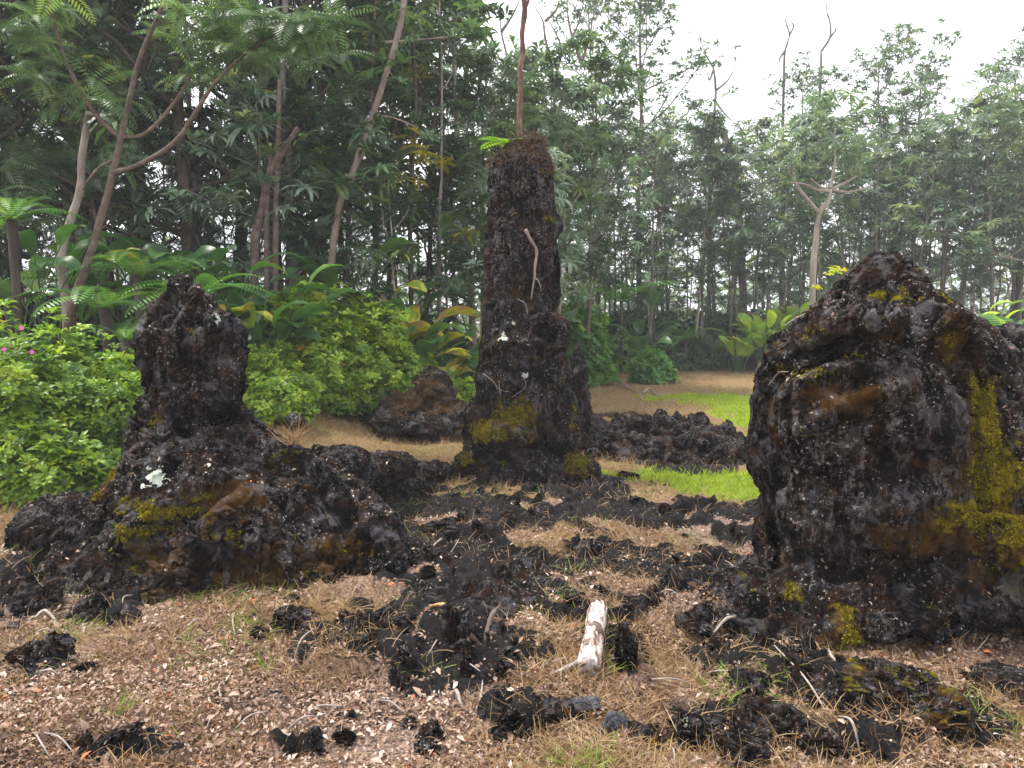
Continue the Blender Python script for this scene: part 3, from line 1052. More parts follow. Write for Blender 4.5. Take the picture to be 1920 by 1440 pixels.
fl = [([(1470, 745), (1550, 700), (1640, 690)], .08, .05), ([(1500, 800), (1590, 755), (1700, 720)], .08, .05), ([(1520, 830), (1600, 800), (1700, 770)], .05, -.04),
      ([(1660, 725), (1652, 870)], .022, -.035), ([(1690, 725), (1682, 880)], .022, -.04), ([(1612, 800), (1606, 900)], .022, -.03), ([(1575, 810), (1570, 920)], .02, -.025), ([(1730, 760), (1725, 900)], .03, -.03), ([(1838, 640), (1842, 760), (1846, 900), (1850, 960)], .06, -.13), ([(1800, 600), (1830, 640), (1836, 720)], .06, .05),
      ([(1900, 980), (1830, 975), (1760, 1010), (1690, 1050)], .08, .07), ([(1560, 1075), (1680, 1085), (1800, 1060), (1890, 1040)], .05, -.06), ([(1640, 500), (1600, 560), (1540, 620)], .06, .04), ([(1660, 520), (1740, 560), (1800, 600)], .06, .04), ([(1900, 640), (1905, 760)], .05, -.06), ([(1430, 760), (1440, 860), (1450, 940)], .07, .05), ([(1480, 880), (1500, 1000), (1490, 1080)], .05, -.05), ([(1540, 940), (1640, 960), (1760, 930)], .05, .03)]
V, Q, T = lava_body(pr, 0.0105, sc, 0.045, 0.028, 0.017, 4, 0.046, 0.6, fl, .012, [([(1500, 690), (1535, 672), (1565, 656), (1595, 645), (1625, 640)], .06, .38), ([(1440, 985), (1446, 1020), (1452, 1060)], .075, .40), ([(1600, 1222), (1660, 1222), (1720, 1224)], .10, .5), ([(1805, 1192), (1850, 1198), (1915, 1204)], .125, .55), ([(1840, 670), (1844, 760)], .03, .12), ([(1855, 985), (1890, 975)], .03, .15), ([(1640, 1075), (1700, 1082)], .025, .1)])
fr = YR - .8
moss = paint(V, [(at(1885, 920, fr), (.17, .6, .30), 1.0), (at(1850, 960, fr), (.20, .5, .12), .95), (at(1862, 790, fr + .1), (.09, .5, .30), .95), (at(1800, 640, fr + .1), (.06, .5, .10), .6), (at(1550, 700, fr), (.10, .5, .03), .55), (at(1890, 1010, fr), (.14, .5, .14), .75), (at(1700, 548, YR - .5), (.12, .5, .04), .95), (at(1735, 555, YR - .5), (.08, .4, .03), .9), (at(1810, 580, YR - .4), (.04, .4, .1), .7),
                  (at(1490, 700, fr + .2), (.1, .5, .04), .6), (at(1440, 700, fr + .3), (.05, .5, .08), .6), (at(1580, 1185, fr), (.07, .5, .14), 1.0), (at(1510, 1135, fr), (.04, .4, .05), .9), (at(1515, 1222, fr), (.07, .4, .03), .8), (at(1560, 625, fr), (.06, .4, .06), .6), (at(1780, 985, fr), (.1, .4, .05), .7), (at(1890, 1040, fr), (.2, .4, .1), .6)])
rust = paint(V, [(at(1700, 630, fr), (.16, .5, .07), .8), (at(1820, 640, fr + .1), (.12, .5, .22), .85), (at(1590, 750, fr), (.3, .5, .10), .75), (at(1780, 1010, fr), (.4, .5, .14), .9), (at(1880, 1000, fr), (.3, .5, .3), .8), (at(1900, 740, fr), (.12, .5, .12), .8),
                  (at(1430, 770, fr + .4), (.08, .5, .25), .7), (at(1780, 880, fr), (.2, .4, .06), .6), (at(1850, 870, fr), (.12, .5, .3), .8), (at(1580, 1190, fr), (.14, .5, .14), .9), (at(1540, 1220, fr), (.16, .4, .06), .8), (at(1470, 640, fr + .3), (.12, .5, .1), .6)])
pale = np.clip(0.45 + 1.0 * fbm(V * 1.6 + 4, 2) + paint(V, [(at(1670, 800, fr), (.35, .4, .3), .8), (at(1760, 760, fr), (.15, .4, .12), .9), (at(1790, 900, fr), (.14, .4, .2), .8), (at(1560, 550, YR - .3), (.2, .4, .12), .7)]), 0, 1)
right = thing('lava_tree_mould', 'largest lava tree mould, broad black hulk with yellow moss and a dark slit', 'lava rock', (0, 0, 0))
link('rock_body', mk_mesh('rock_body', V, [Q, T], LAVA, True, mask=np.stack([moss, rust, pale], 1)), right)
moss_part(V, Q, T, moss, 15000, right, seed=7, size=.011)
for k, (px, py, r) in enumerate([(1648, 812, .018), (1766, 635, .012), (1486, 892, .015)]):
    lichen_patch(at(px, py, fr), r, V, Q, T, right, 20 + k)
BODIES.append((V, Q, T))
VR = V
for q in ([(1442, 722), (1452, 708), (1462, 698), (1478, 697)], [(1470, 612), (1490, 598), (1510, 588)]):
    mb = MB()
    tube(mb, face_path(q, V, .008), np.linspace(.005, .002, 26), 5)
    mb.build('creeping_root', TWIG, right)

# ---- smaller lava bodies farther back


def lava_thing(name, label, prims, voxel, mossp=(), rustp=(), seed=0, lump=.06, rid=.04, fine=.014, crack=.03, cat='lava rock', sculpt=()):
    V, Q, T = lava_body(prims, voxel, sculpt, lump, rid, fine, seed, crack)
    mk = np.stack([paint(V, mossp), paint(V, rustp), np.full(len(V), .35)], 1)
    o = link(name, mk_mesh(name, V, [Q, T], LAVA, True, mask=mk))
    return tag(o, label, cat), V, Q, T


lava_thing('lava_mound', 'low lava mound covered in orange-brown moss under the middle shrubs', [blob_px(810, 745, 10.4, (.34, .55, .36), .3), blob_px(755, 770, 10.2, (.42, .5, .22)), blob_px(860, 772, 10.0, (.42, .4, .2), .3), blob_px(800, 795, 9.8, (.75, .4, .14))], .022,
           [(at(800, 700, 10.2), (.3, .5, .08), .45)], [(at(800, 745, 10), (.7, .8, .36), .95)], 11, .14, .07, .025, .06)
lava_thing('lava_stub', 'narrow black lava stub standing close behind the tall pillar', [blob_px(1082, 675, 9.0, (.10, .14, .24)), blob_px(1080, 720, 9.0, (.14, .16, .3)), blob_px(1086, 770, 9.0, (.15, .18, .3)), blob_px(1082, 830, 9.0, (.18, .2, .25))], .02, seed=12)
lava_thing('lava_boulder', 'small lava stump at the foot of the yellow-green ginger clump', [blob_px(1420, 655, 23.5, (.42, .4, .42)), blob_px(1412, 678, 23.3, (.55, .5, .35))], .045, seed=13)
lava_thing('lava_stub', 'dark grey lava stub peeping from foliage near the small broad-leaved plant', [blob_px(1128, 660, 22.5, (.26, .26, .40)), blob_px(1130, 688, 22.5, (.42, .4, .35))], .04, seed=14)
lava_thing('lava_boulder', 'small black lava block beside the orange dry grass tuft', [blob_px(553, 790, 7.0, (.095, .10, .075))], .014, seed=15, lump=.03, rid=.02, crack=.02)
lava_thing('lava_ledge', 'long low lava ledge running from the tall pillar to the hulking mould', [blob_px(1180, 930, 7.1, (.75, .28, .10), -.1), blob_px(1330, 952, 6.8, (.62, .22, .07), -.12), blob_px(1110, 915, 7.3, (.4, .3, .12)), blob_px(1420, 962, 6.6, (.4, .2, .06))], .02, seed=16, lump=.04, rid=.035, crack=.03)
lava_thing('lava_mound', 'rounded black lava hump in the middle of the broken pavement', [blob_px(985, 1055, 5.0, (.25, .24, .12)), blob_px(925, 1050, 5.2, (.18, .2, .08)), blob_px(1040, 1068, 4.9, (.16, .2, .07))], .014, seed=17, lump=.04)
lava_thing('lava_slab', 'flat dark lava slab with two humps behind the curled bleached stick', [blob_px(880, 1250, 3.62, (.20, .19, .10)), blob_px(800, 1265, 3.6, (.17, .16, .075)), blob_px(925, 1280, 3.45, (.13, .14, .08)), blob_px(730, 1275, 3.6, (.14, .1, .05))], .010, seed=18, lump=.025, rid=.018, crack=.014, fine=.007)
lava_thing('lava_slab', 'long slanting lava slab sloping down beside the wide skirt of the left mould', [blob_px(620, 1215, 3.9, (.30, .14, .09), -.5), blob_px(570, 1185, 4.05, (.2, .16, .07)), blob_px(670, 1245, 3.75, (.17, .1, .07), -.6)], .011, seed=19, lump=.03, rid=.02, crack=.015, fine=.008)
lava_thing('lava_slab', 'smooth brown lava dome beside the foot of the hulking mould', [blob_px(1390, 1240, 3.6, (.17, .15, .13)), blob_px(1440, 1230, 3.7, (.13, .15, .09))], .011, seed=20, lump=.03, rid=.01, crack=.008, fine=.006)
lava_thing('lava_ledge', 'broad broken lava pavement behind the bleached log', [blob_px(1050, 1115, 4.3, (.42, .26, .10), .05), blob_px(900, 1125, 4.2, (.34, .25, .09)), blob_px(1230, 1105, 4.4, (.40, .18, .07)), blob_px(800, 1130, 4.2, (.2, .22, .10)), blob_px(1370, 1090, 4.5, (.3, .2, .08)), blob_px(1000, 1150, 4.05, (.35, .14, .08))], .013, seed=21, lump=.05, rid=.04, crack=.035)

lava_thing('lava_slab', 'broad mossy lava apron spreading from the hulking mould to the bottom right corner', [blob_px(1690, 1335, 3.1, (.30, .2, .10)), blob_px(1830, 1370, 2.95, (.36, .22, .12)), blob_px(1920, 1330, 3.1, (.3, .3, .14)), blob_px(1600, 1350, 3.1, (.2, .16, .06), -.3)], .011,
           [(at(1740, 1365, 2.85), (.10, .2, .06), .8), (at(1880, 1380, 2.8), (.12, .2, .05), .6), (at(1650, 1300, 3.0), (.05, .2, .04), .6)], [(at(1780, 1370, 2.85), (.4, .4, .14), .7)], 22, .04, .025, .010, .02)
lava_thing('lava_ledge', 'sloping lava apron at the left foot of the hulking mould', [blob_px(1420, 1120, 4.0, (.24, .26, .13)), blob_px(1480, 1190, 3.75, (.26, .2, .13)), blob_px(1350, 1160, 3.9, (.18, .18, .08)), blob_px(1530, 1270, 3.45, (.2, .16, .07), -.4)], .011,
           [(at(1515, 1225, 3.6), (.08, .2, .05), .7), (at(1400, 1085, 3.9), (.05, .2, .04), .7)], [(at(1520, 1220, 3.6), (.14, .3, .08), .8)], 23, .04, .03, .012, .028)

# ------------------------------------------------------------------ loose rocks


def ico(sub):
    import bmesh
    bm = bmesh.new()
    bmesh.ops.create_icosphere(bm, subdivisions=sub, radius=1)
    V = np.array([v.co[:] for v in bm.verts])
    F = np.array([[v.index for v in f.verts] for f in bm.faces])
    bm.free()
    return V, F


ICO5, ICO4 = ico(6), ico(4)


def rock_mesh(name, seed, sub=5, squash=(1, 1, .7), rough=1.0, moss=0.0):
    V, F = ICO5 if sub >= 5 else ICO4
    g = np.random.default_rng(seed)
    V = V.copy()
    o = seed * 7.77
    for k in range(7):
        d = g.normal(size=3)
        d /= np.linalg.norm(d)
        c = g.uniform(.55, .9)
        s = V @ d
        V = V - np.where(s > c, (s - c) * .85, 0)[:, None] * d
    nrm = V / np.linalg.norm(V, axis=1)[:, None]
    gp1, vc = cells(V * 1.9 + o)
    r = 0.30 * fbm(V * 1.3 + o, 2) + rough * (0.16 * (ridged(V * 2.2 + o, 3) - .5) + 0.20 * (vc - .5) - .10 * sstep(.12, 0, gp1) + 0.06 * fbm(V * 7 + o, 4))
    gp2, vc2 = cells(V * 5 + o)
    r += rough * (.08 * (vc2 - .5) - .05 * sstep(.14, 0, gp2))
    V = (V + nrm * r[:, None]) * np.array(squash)
    mk = np.zeros((len(V), 3))
    mk[:, 2] = .5
    if moss:
        mk[:, 0] = np.clip(moss * (fbm(V * 1.6 + o, 2) + .35), 0, 1)
        mk[:, 1] = np.clip(moss * 1.2 * (fbm(V * 1.2 + o + 9, 2) + .4), 0, 1)
    return mk_mesh(name, V, [F], LAVA, True, mask=mk)


ROCKS = [rock_mesh('lava_stone', 100 + k, 5, (1, random.Random(k).uniform(.7, 1), random.Random(k + 9).uniform(.5, .8)), 1.0 + .3 * (k % 3)) for k in range(9)]
ROCKS_M = [rock_mesh('mossy_lava_stone', 140 + k, 5, (1, .9, .65), 1.0, .7) for k in range(3)]
CHUNKS = [rock_mesh('lava_chunk', 170 + k, 4, (1, .8, .7), 1.5) for k in range(10)]


def rock(px, py, w, h, label, mesh=None, group=None, rz=None, name='lava_stone', sink=.6, z=None):
    """px,py: middle of the stone in the picture's layout; w,h its size there"""
    b = gp(px, py + h * .35)
    Y = b.y + .5 * w / FPX * b.y * .6
    X = (px - 960) / FPX * Y
    r = w / 2 / FPX * Y * 1.08
    zr = h / 2 / FPX * Y * 1.25
    o = link(name, mesh or ROCKS[int(rng.integers(len(ROCKS)))])
    zz = hz(X, Y) if z is None else z
    o.location = (X, Y, zz + zr * (1 - sink) * .5)
    o.rotation_euler = (float(rng.normal(0, .12)), float(rng.normal(0, .12)), float(rng.uniform(0, 6.28)) if rz is None else rz)
    sc_ = o.data
    o.scale = (r * .95, r * .95, max(zr * 1.25, r * .55))
    return tag(o, label, 'rock', group)


GREYLAVA = simple_mat('grey_lava', [(0.3, (0.012, 0.012, 0.014)), (0.42, (0.035, 0.036, 0.042)), (0.6, (0.075, 0.078, 0.092))], 9, .7, .8, bscale=50)
GREYROCK = ROCKS[3].copy()
GREYROCK.name = 'grey_lava_stone'
GREYROCK.materials[0] = GREYLAVA
rock(1160, 1358, 74, 84, 'blue-grey pitted lava stone standing on edge among the front rocks', GREYROCK, rz=1.0)
rock(1112, 1332, 60, 40, 'grey lava stone touching the blue-grey pitted upright one', GREYROCK, rz=2.6)
rock(1035, 1325, 110, 56, 'dark brown lava slab below the bleached log among the dry twigs', ROCKS[1], rz=.3)
rock(955, 1358, 80, 60, 'brown rounded lava stone near the red fallen leaf at the front', ROCKS[2], rz=.8)
rock(1310, 1365, 150, 90, 'long rough black lava rock in the front row between grey and mossy stones', ROCKS[0], rz=.2)
rock(1440, 1350, 120, 100, 'rough black lava rock with a cleft in the front row', ROCKS[4], rz=1.3)
rock(1495, 1375, 90, 80, 'brown lava stone right of the cleft black rock at the front', ROCKS[6], rz=2.2)
rock(1430, 1415, 130, 90, 'grey-flecked lava rock at the bottom edge under the cleft rock', ROCKS[7], rz=.5)
rock(1240, 1385, 80, 60, 'small black lava stone with green moss at the front', ROCKS_M[0], rz=.5)
rock(1560, 1420, 90, 70, 'purple-brown lava stone at the bottom edge in dry weeds', ROCKS[8], rz=.5)
rock(1690, 1330, 170, 80, 'wide grey lava slab with moss below the hulking mould', ROCKS_M[1], rz=.2)
rock(1800, 1370, 130, 70, 'mossy lava slab in the corner below the hulking mould', ROCKS_M[2], rz=.9)
rock(1560, 1320, 150, 70, 'brown lava slab leaning under the straw beside the hulking mould', ROCKS[1], rz=2.3)
rock(1420, 1300, 90, 50, 'low dark lava stone in pinkish leaf litter beyond the cleft rock', ROCKS[2], rz=3.0)
rock(125, 1040, 56, 52, 'blue-black angular lava stone at the far left foot of the mould', GREYROCK, rz=.6)
rock(535, 1132, 64, 30, 'clinkery black lava stone lying in pale leaf litter', CHUNKS[3], rz=.2)
rock(455, 1148, 50, 40, 'small black lava stone next to the clinkery one in litter', ROCKS[4], rz=.2)
rock(535, 1170, 90, 60, 'dark flat lava stone with pale twigs on it below the clinkery stone', ROCKS[5], rz=.2)
rock(160, 1130, 90, 60, 'brown-black lava stone half sunk in litter left of the wide skirt', ROCKS[6], rz=.2)
rock(210, 1155, 60, 50, 'peaked lava stone at the lower corner of the wide skirt', ROCKS[0], rz=1.2)
rock(40, 1130, 110, 70, 'broad lava stone at the left edge covered with dry needles', ROCKS[7], rz=1.2)
rock(40, 1075, 80, 50, 'lava stone at the left edge under the straw heap', ROCKS[2], rz=1.2)
rock(35, 940, 120, 70, 'dark lava boulder at the left edge under the shrub', ROCKS[4], rz=1.9)
rock(860, 1185, 70, 56, 'black lava stone behind the tan crooked stick', ROCKS[8], rz=1.9)
rock(730, 1180, 80, 60, 'rough lava stone between the wide skirt and the tan stick', ROCKS[5], rz=1.1)
rock(690, 1170, 60, 40, 'small dark lava stone near the foot of the wide skirt', ROCKS[1], rz=1.1)
rock(960, 1195, 70, 50, 'dark lava stone behind a patch of pale litter, left of the log', ROCKS[3], rz=2.1)
rock(1180, 1235, 50, 110, 'black lava lump in the shade along the bleached log', ROCKS[6], rz=2.1)
rock(1320, 1165, 90, 60, 'lava stone at the rim of the pavement right of the log', ROCKS[0], rz=2.8)
rock(1450, 1130, 90, 60, 'lava stone tucked under the left edge of the hulking mould', ROCKS[2], rz=.8)
rock(1400, 1170, 80, 50, 'cracked lava stone above the smooth brown dome', ROCKS[7], rz=.8)
rock(1500, 1200, 80, 60, 'lava stone bordered by orange moss at the hulking mould', ROCKS_M[0], rz=.8)
rock(835, 985, 90, 40, 'ridge-like lava stone behind the pavement near the wide skirt', ROCKS[8], rz=.3)
rock(800, 1040, 90, 50, 'sharp lava stone against the right flank of the wide skirt', ROCKS[4], rz=.3)
rock(860, 1040, 70, 40, 'lava stone under the thin curved twig by the wide skirt', ROCKS[6], rz=.3)
rock(1095, 1020, 70, 24, 'flat lava stone in golden dry grass before the long ledge', ROCKS[1], rz=.3)
rock(1240, 1035, 70, 30, 'lava stone in golden dry grass left of the hulking mould', ROCKS[3], rz=.3)
rock(1160, 1050, 60, 26, 'small lava stone in dry grass beside the black hump', ROCKS[5], rz=.3)
rock(1330, 1025, 40, 18, 'tiny grey lava stone in golden dry grass by the hulking mould', ROCKS[2], rz=.3)
rock(945, 970, 40, 20, 'grey lava stone in litter below the tall pillar', ROCKS[0], rz=.3)
rock(1430, 960, 60, 30, 'lava stone at the ledge end against the hulking mould', ROCKS[0], rz=.3)
rock(775, 800, 50, 28, 'pale-edged lava stone behind the skirt ridge', ROCKS[3], rz=.3)
rock(690, 800, 60, 34, 'black lava stone left of the mossy mound', ROCKS[6], rz=.3)
rock(735, 812, 44, 26, 'black lava stone in front of the mossy mound', ROCKS[7], rz=.3)
rock(1105, 798, 40, 30, 'rounded dark stone at the edge of the rubble heap', ROCKS[2], rz=.3)
rock(1180, 885, 46, 26, 'lava stone on the bright lawn below the rubble heap', ROCKS[5], rz=.3)
g = np.random.default_rng(21)
LB = 'small black lava stone half sunk in the leaf litter'
cand = 0
while cand < 46:
    px, py = g.uniform(-60, 1980), g.uniform(980, 1430)
    w = g.uniform(18, 46) * (0.6 + (py - 900) / 600)
    q = gp(px, py)
    if (px < 780 and py < 1130) or (px > 1380 and py < 1290):
        continue
    rock(px, py, w, w * .6, LB, group='small lava stones in the leaf litter')
    cand += 1
LB2 = 'black clinkery lava chunk lying on the broken lava ground between the moulds'
cand = 0
while cand < 190:
    z_ = LAVA_ZONES[int(g.integers(len(LAVA_ZONES)))]
    x, y = z_[0] + z_[2] * g.normal(0, .6), z_[1] + z_[3] * g.normal(0, .6)
    if y > 8.2 or y < 2.5 or abs(x) > .75 * y or lava_m(np.array([x]), np.array([y]))[0] < .3:
        continue
    o = link('lava_chunk', CHUNKS[cand % 10])
    s = .022 + .055 * g.beta(1.2, 2.6) * (.6 + .12 * y)
    o.location = (x, y, hz(x, y) + s * .2)
    o.rotation_euler = tuple(g.uniform(0, 6.28, 3))
    o.scale = (s * g.uniform(1, 1.7), s, s * g.uniform(.6, 1))
    tag(o, LB2, 'rock', 'lava chunks on the broken ground')
    cand += 1
# rubble heap between pillar and lawn: a pile of separate chunks
hc = gp(1245, 830)
LBH = 'jagged black lava chunk piled in the rubble heap beside the lawn'
hx, hy = (1250 - 960) / FPX * 9.2, 9.2


def heap_h(x, y):
    d = np.sqrt(((x - hx) / 1.15) ** 2 + ((y - hy) / 1.25) ** 2)
    return 0.43 * np.clip(1 - d, 0, 1) ** .7


for k in range(120):
    a, r = g.uniform(0, 2 * PI), math.sqrt(g.uniform(0, 1))
    x, y = hx + 1.2 * r * math.cos(a), hy + 1.3 * r * math.sin(a)
    o = link('lava_chunk', CHUNKS[k % 10])
    s = g.uniform(.07, .15) * (1.1 - .2 * r)
    o.location = (x, y, hz(x, y) + float(heap_h(x, y)) * .9)
    o.rotation_euler = tuple(g.uniform(0, 6.28, 3))
    o.scale = (s * g.uniform(.9, 1.25), s, s * g.uniform(.6, 1))
    tag(o, LBH, 'rock', 'lava chunks of the rubble heap')
xs = np.linspace(hx - 1.3, hx + 1.3, 60)
ys = np.linspace(hy - 1.4, hy + 1.4, 60)
X, Y = np.meshgrid(xs, ys)
x, y = X.ravel(), Y.ravel()
z = height(x, y) - 0.03 + heap_h(x, y) * .92 + .04 * fbm(np.stack([x * 5, y * 5, x * 0], 1), 3) * (heap_h(x, y) > 0.02)
idx = np.arange(3600).reshape(60, 60)
Q = np.stack([idx[:-1, :-1], idx[:-1, 1:], idx[1:, 1:], idx[1:, :-1]], -1).reshape(-1, 4)
tag(link('rubble_bed', mk_mesh('rubble_bed', np.stack([x, y, z], 1), [Q], LAVA, True, mask=np.tile([0, .35, .3], (3600, 1)))), 'bed of fine dark rubble and soil under the heaped lava chunks', 'rubble', kind='stuff')

# ------------------------------------------------------------------ log and sticks


def lying(name, label, cat, pts, rad, mat, sides=8, n=14, wob=.05, group=None, lift=0.0):
    P = []
    for p in pts:
        q = gp(p[0], p[1])
        h = (p[2] if len(p) > 2 else 0.0)
        P.append((q.x, q.y, hz(q.x, q.y) + h + lift))
    P = smooth_path(P, n)
    mb = MB()
    rr = np.interp(np.linspace(0, 1, n), np.linspace(0, 1, len(rad)), rad)
    tube(mb, P, rr, sides, wob=wob)
    return tag(mb.build(name, mat), label, cat, group), P


# bleached log with ragged ends and a broken side branch
root = thing('fallen_log', 'short bleached white log with flaking bark lying across the litter', 'log')
a, b = gp(1104, 1280), gp(1120, 1182)
za, zb = hz(a.x, a.y) + .055, hz(b.x, b.y) + .085
n = 26
sd = 18
V = []
ax = Vector((b.x - a.x, b.y - a.y, zb - za))
L_ = ax.length
ax.normalize()
si = ax.cross(Vector((0, 0, 1))).normalized()
upv = si.cross(ax)
for i in range(n):
    u = i / (n - 1)
    r = .050 * (1 - .04 * u) * (1 + .04 * math.sin(u * 9))
    for k in range(sd):
        t = 2 * PI * k / sd
        e = 0.0
        if i == 0:
            e = -.02 * abs(math.sin(3.1 * t)) - .012 * rng.random()
        if i == n - 1:
            e = .05 * max(0, math.sin(t * 1.0 + 2.2)) + .045 * rng.random() * (k % 2)
        rr = r * (1 + .06 * math.sin(3 * t + 4 * u) + .03 * rng.normal())
        p = Vector((a.x, a.y, za)) + ax * (L_ * u + e) + (si * math.cos(t) + upv * math.sin(t)) * rr
        V.append(p[:])
Q = [(i * sd + k, i * sd + (k + 1) % sd, (i + 1) * sd + (k + 1) % sd, (i + 1) * sd + k) for i in range(n - 1) for k in range(sd)]
V += [(Vector((a.x, a.y, za)) + ax * .02)[:], (Vector((b.x, b.y, zb)) - ax * .02)[:]]
T = [(n * sd, (k + 1) % sd, k) for k in range(sd)] + [(n * sd + 1, (n - 1) * sd + k, (n - 1) * sd + (k + 1) % sd) for k in range(sd)]
link('log_body', mk_mesh('log_body', V, [Q, T], WOOD_LOG, True), root)
mb = MB()
sb = gp(1080, 1262)
tube(mb, smooth_path([(a.x + .0, a.y + .10, za - .01), (a.x - .08, a.y + .04, za - .02), (a.x - .17, a.y, za - .04)], 8), np.linspace(.016, .007, 8), 7, wob=.08)
mb.build('side_branch', TWIG, root)
LV = np.array(V[:n * sd])
fb = fbm(LV * np.array([16, 7, 16]) + 3, 3)
uu = np.repeat(np.linspace(0, 1, n), sd)
ok = fb + .5 * np.exp(-((uu - .5) / .14) ** 2) + .35 * np.exp(-((uu - .27) / .04) ** 2) > .36
BF = np.array([q for q in Q if ok[list(q)].all()])
cen = np.array([a.x, a.y, za]) + np.outer(uu * L_, np.array(ax))
left_ = [set(map(int, q)) for q in BF]
while left_:                        # each scrap of bark is a piece of its own
    grp = left_.pop()
    hit = True
    while hit:
        hit = [s for s in left_ if s & grp]
        for s in hit:
            grp |= s
            left_.remove(s)
    F = np.array([q for q in BF if int(q[0]) in grp])
    if len(F) < 4:
        continue
    u_, inv = np.unique(F, return_inverse=True)
    nn = LV[u_] - cen[u_]
    nn /= np.linalg.norm(nn, axis=1)[:, None]
    link('bark_patch', mk_mesh('bark_patch', LV[u_] + nn * .003, [inv.reshape(F.shape)], BARK_BROWN), root)

lying('fallen_stick', 'tan crooked stick with peeled bark in front of dark stones', 'stick', [(806, 1186, .03), (822, 1178, .05), (836, 1180, .05), (852, 1190, .045), (864, 1198, .035), (880, 1208, .02)], [.006, .011, .013, .015, .013, .008], WOOD_TAN, wob=.12, n=20, lift=.0)
lying('fallen_stick', 'dark gnarled root standing up beside the tan crooked stick', 'stick', [(872, 1206, .01), (905, 1194, .03), (922, 1172, .06), (938, 1150, .09)], [.014, .016, .014, .006], BARK_BROWN)
lying('fallen_stick', 'curled bleached stick arched on the litter at the front', 'stick', [(816, 1314, .01), (828, 1306, .012), (842, 1303, .014), (855, 1310, .012), (864, 1321, .01), (874, 1332, .005)], [.004, .008, .010, .009, .008, .004], TWIG)
lying('fallen_stick', 'straight thin bleached twig leaning beside the curled stick', 'stick', [(906, 1292, .03), (902, 1312, .02), (893, 1335, .0)], [.003, .006, .006], TWIG)
lying('fallen_stick', 'thin pale curved twig by the right flank of the wide skirt', 'stick', [(760, 1030, .05), (775, 1046, .04), (795, 1045, .04), (828, 1028, .07)], [.006, .008, .008, .006], TWIG)
lying('fallen_stick', 'long pale branch hanging under the pink-flowered shrub', 'stick', [(18, 845, .32), (40, 862, .22), (70, 890, .08), (108, 908, .03)], [.008, .010, .011, .010], TWIG)
lying('fallen_stick', 'white chip of wood on the smooth brown lava dome', 'stick', [(1338, 1200, .12), (1360, 1190, .13), (1378, 1184, .14)], [.004, .009, .005], TWIG)
lying('fallen_stick', 'short white twig standing by the shaded foot of the hulking mould', 'stick', [(1552, 1238, .05), (1560, 1254, .04), (1568, 1268, .01)], [.003, .006, .005], TWIG)
lying('fallen_stick', 'flat bleached splinter in dry weeds at the bottom edge', 'stick', [(1572, 1372, .04), (1598, 1388, .04), (1622, 1402, .03)], [.003, .006, .002], TWIG)
lying('fallen_stick', 'long grey stick slanting over the brown slab by the hulking mould', 'stick', [(1450, 1262, .07), (1520, 1325, .07), (1590, 1392, .05)], [.003, .0045, .003], TWIG)
lying('fallen_stick', 'small arched twig at the left edge of the litter', 'stick', [(65, 1166, .02), (85, 1160, .04), (105, 1166, .02)], [.006, .009, .006], TWIG)
lying('fallen_stick', 'pale branch lying on the tan slope beyond the rubble heap', 'stick', [(1110, 700, .1), (1150, 712, .08), (1178, 728, .03)], [.02, .026, .016], TWIG)
lying('fallen_stick', 'second pale branch crossing the tan slope beyond the rubble heap', 'stick', [(1120, 722, .06), (1160, 724, .06), (1200, 738, .02)], [.016, .02, .012], TWIG)
lying('fallen_stick', 'pale twig fan on the dry grass near the far lawn', 'stick', [(1205, 740, .02), (1218, 735, .08), (1230, 742, .02)], [.014, .02, .012], TWIG)
lying('fallen_stick', 'pale curved stick on the dry path left of the tall pillar', 'stick', [(815, 818, .03), (826, 822, .03), (828, 832, .01)], [.012, .02, .012], WOOD_WHITE)
lying('fallen_stick', 'rusty split stick lying among stones by the mossy mound', 'stick', [(695, 800, .05), (715, 797, .06), (732, 800, .05)], [.02, .03, .02], BARK_PINK)
lying('fallen_stick', 'bare stem bent down from the middle shrub towards the path', 'stick', [(842, 660, .42), (870, 690, .3), (886, 712, .05)], [.010, .012, .012], TWIG)
g = np.random.default_rng(33)
for k in range(40):
    px, py = g.uniform(40, 1900), g.uniform(1000, 1430)
    if (px < 780 and py < 1140) or (px > 1400 and py < 1280):
        continue
    ln, an = g.uniform(25, 90), g.uniform(0, PI)
    lying('twig', 'thin dry grey twig lying on the leaf litter', 'twig', [(px, py, .03), (px + ln * .5 * math.cos(an) + g.normal(0, 5), py + ln * .25 * math.sin(an), .045), (px + ln * math.cos(an), py + ln * .5 * math.sin(an), .025)], [.003, .004, .002], TWIG, 5, 8, 0, 'dry twigs on the leaf litter')

# ------------------------------------------------------------------ litter, straw, turf


def fan(k, y0, y1, power, xm=.80, g=rng):
    u = g.uniform(0, 1, k)
    y = (y0 ** power + u * (y1 ** power - y0 ** power)) ** (1 / power)
    x = g.uniform(-xm, xm, k) * (y + .4)
    return x, y


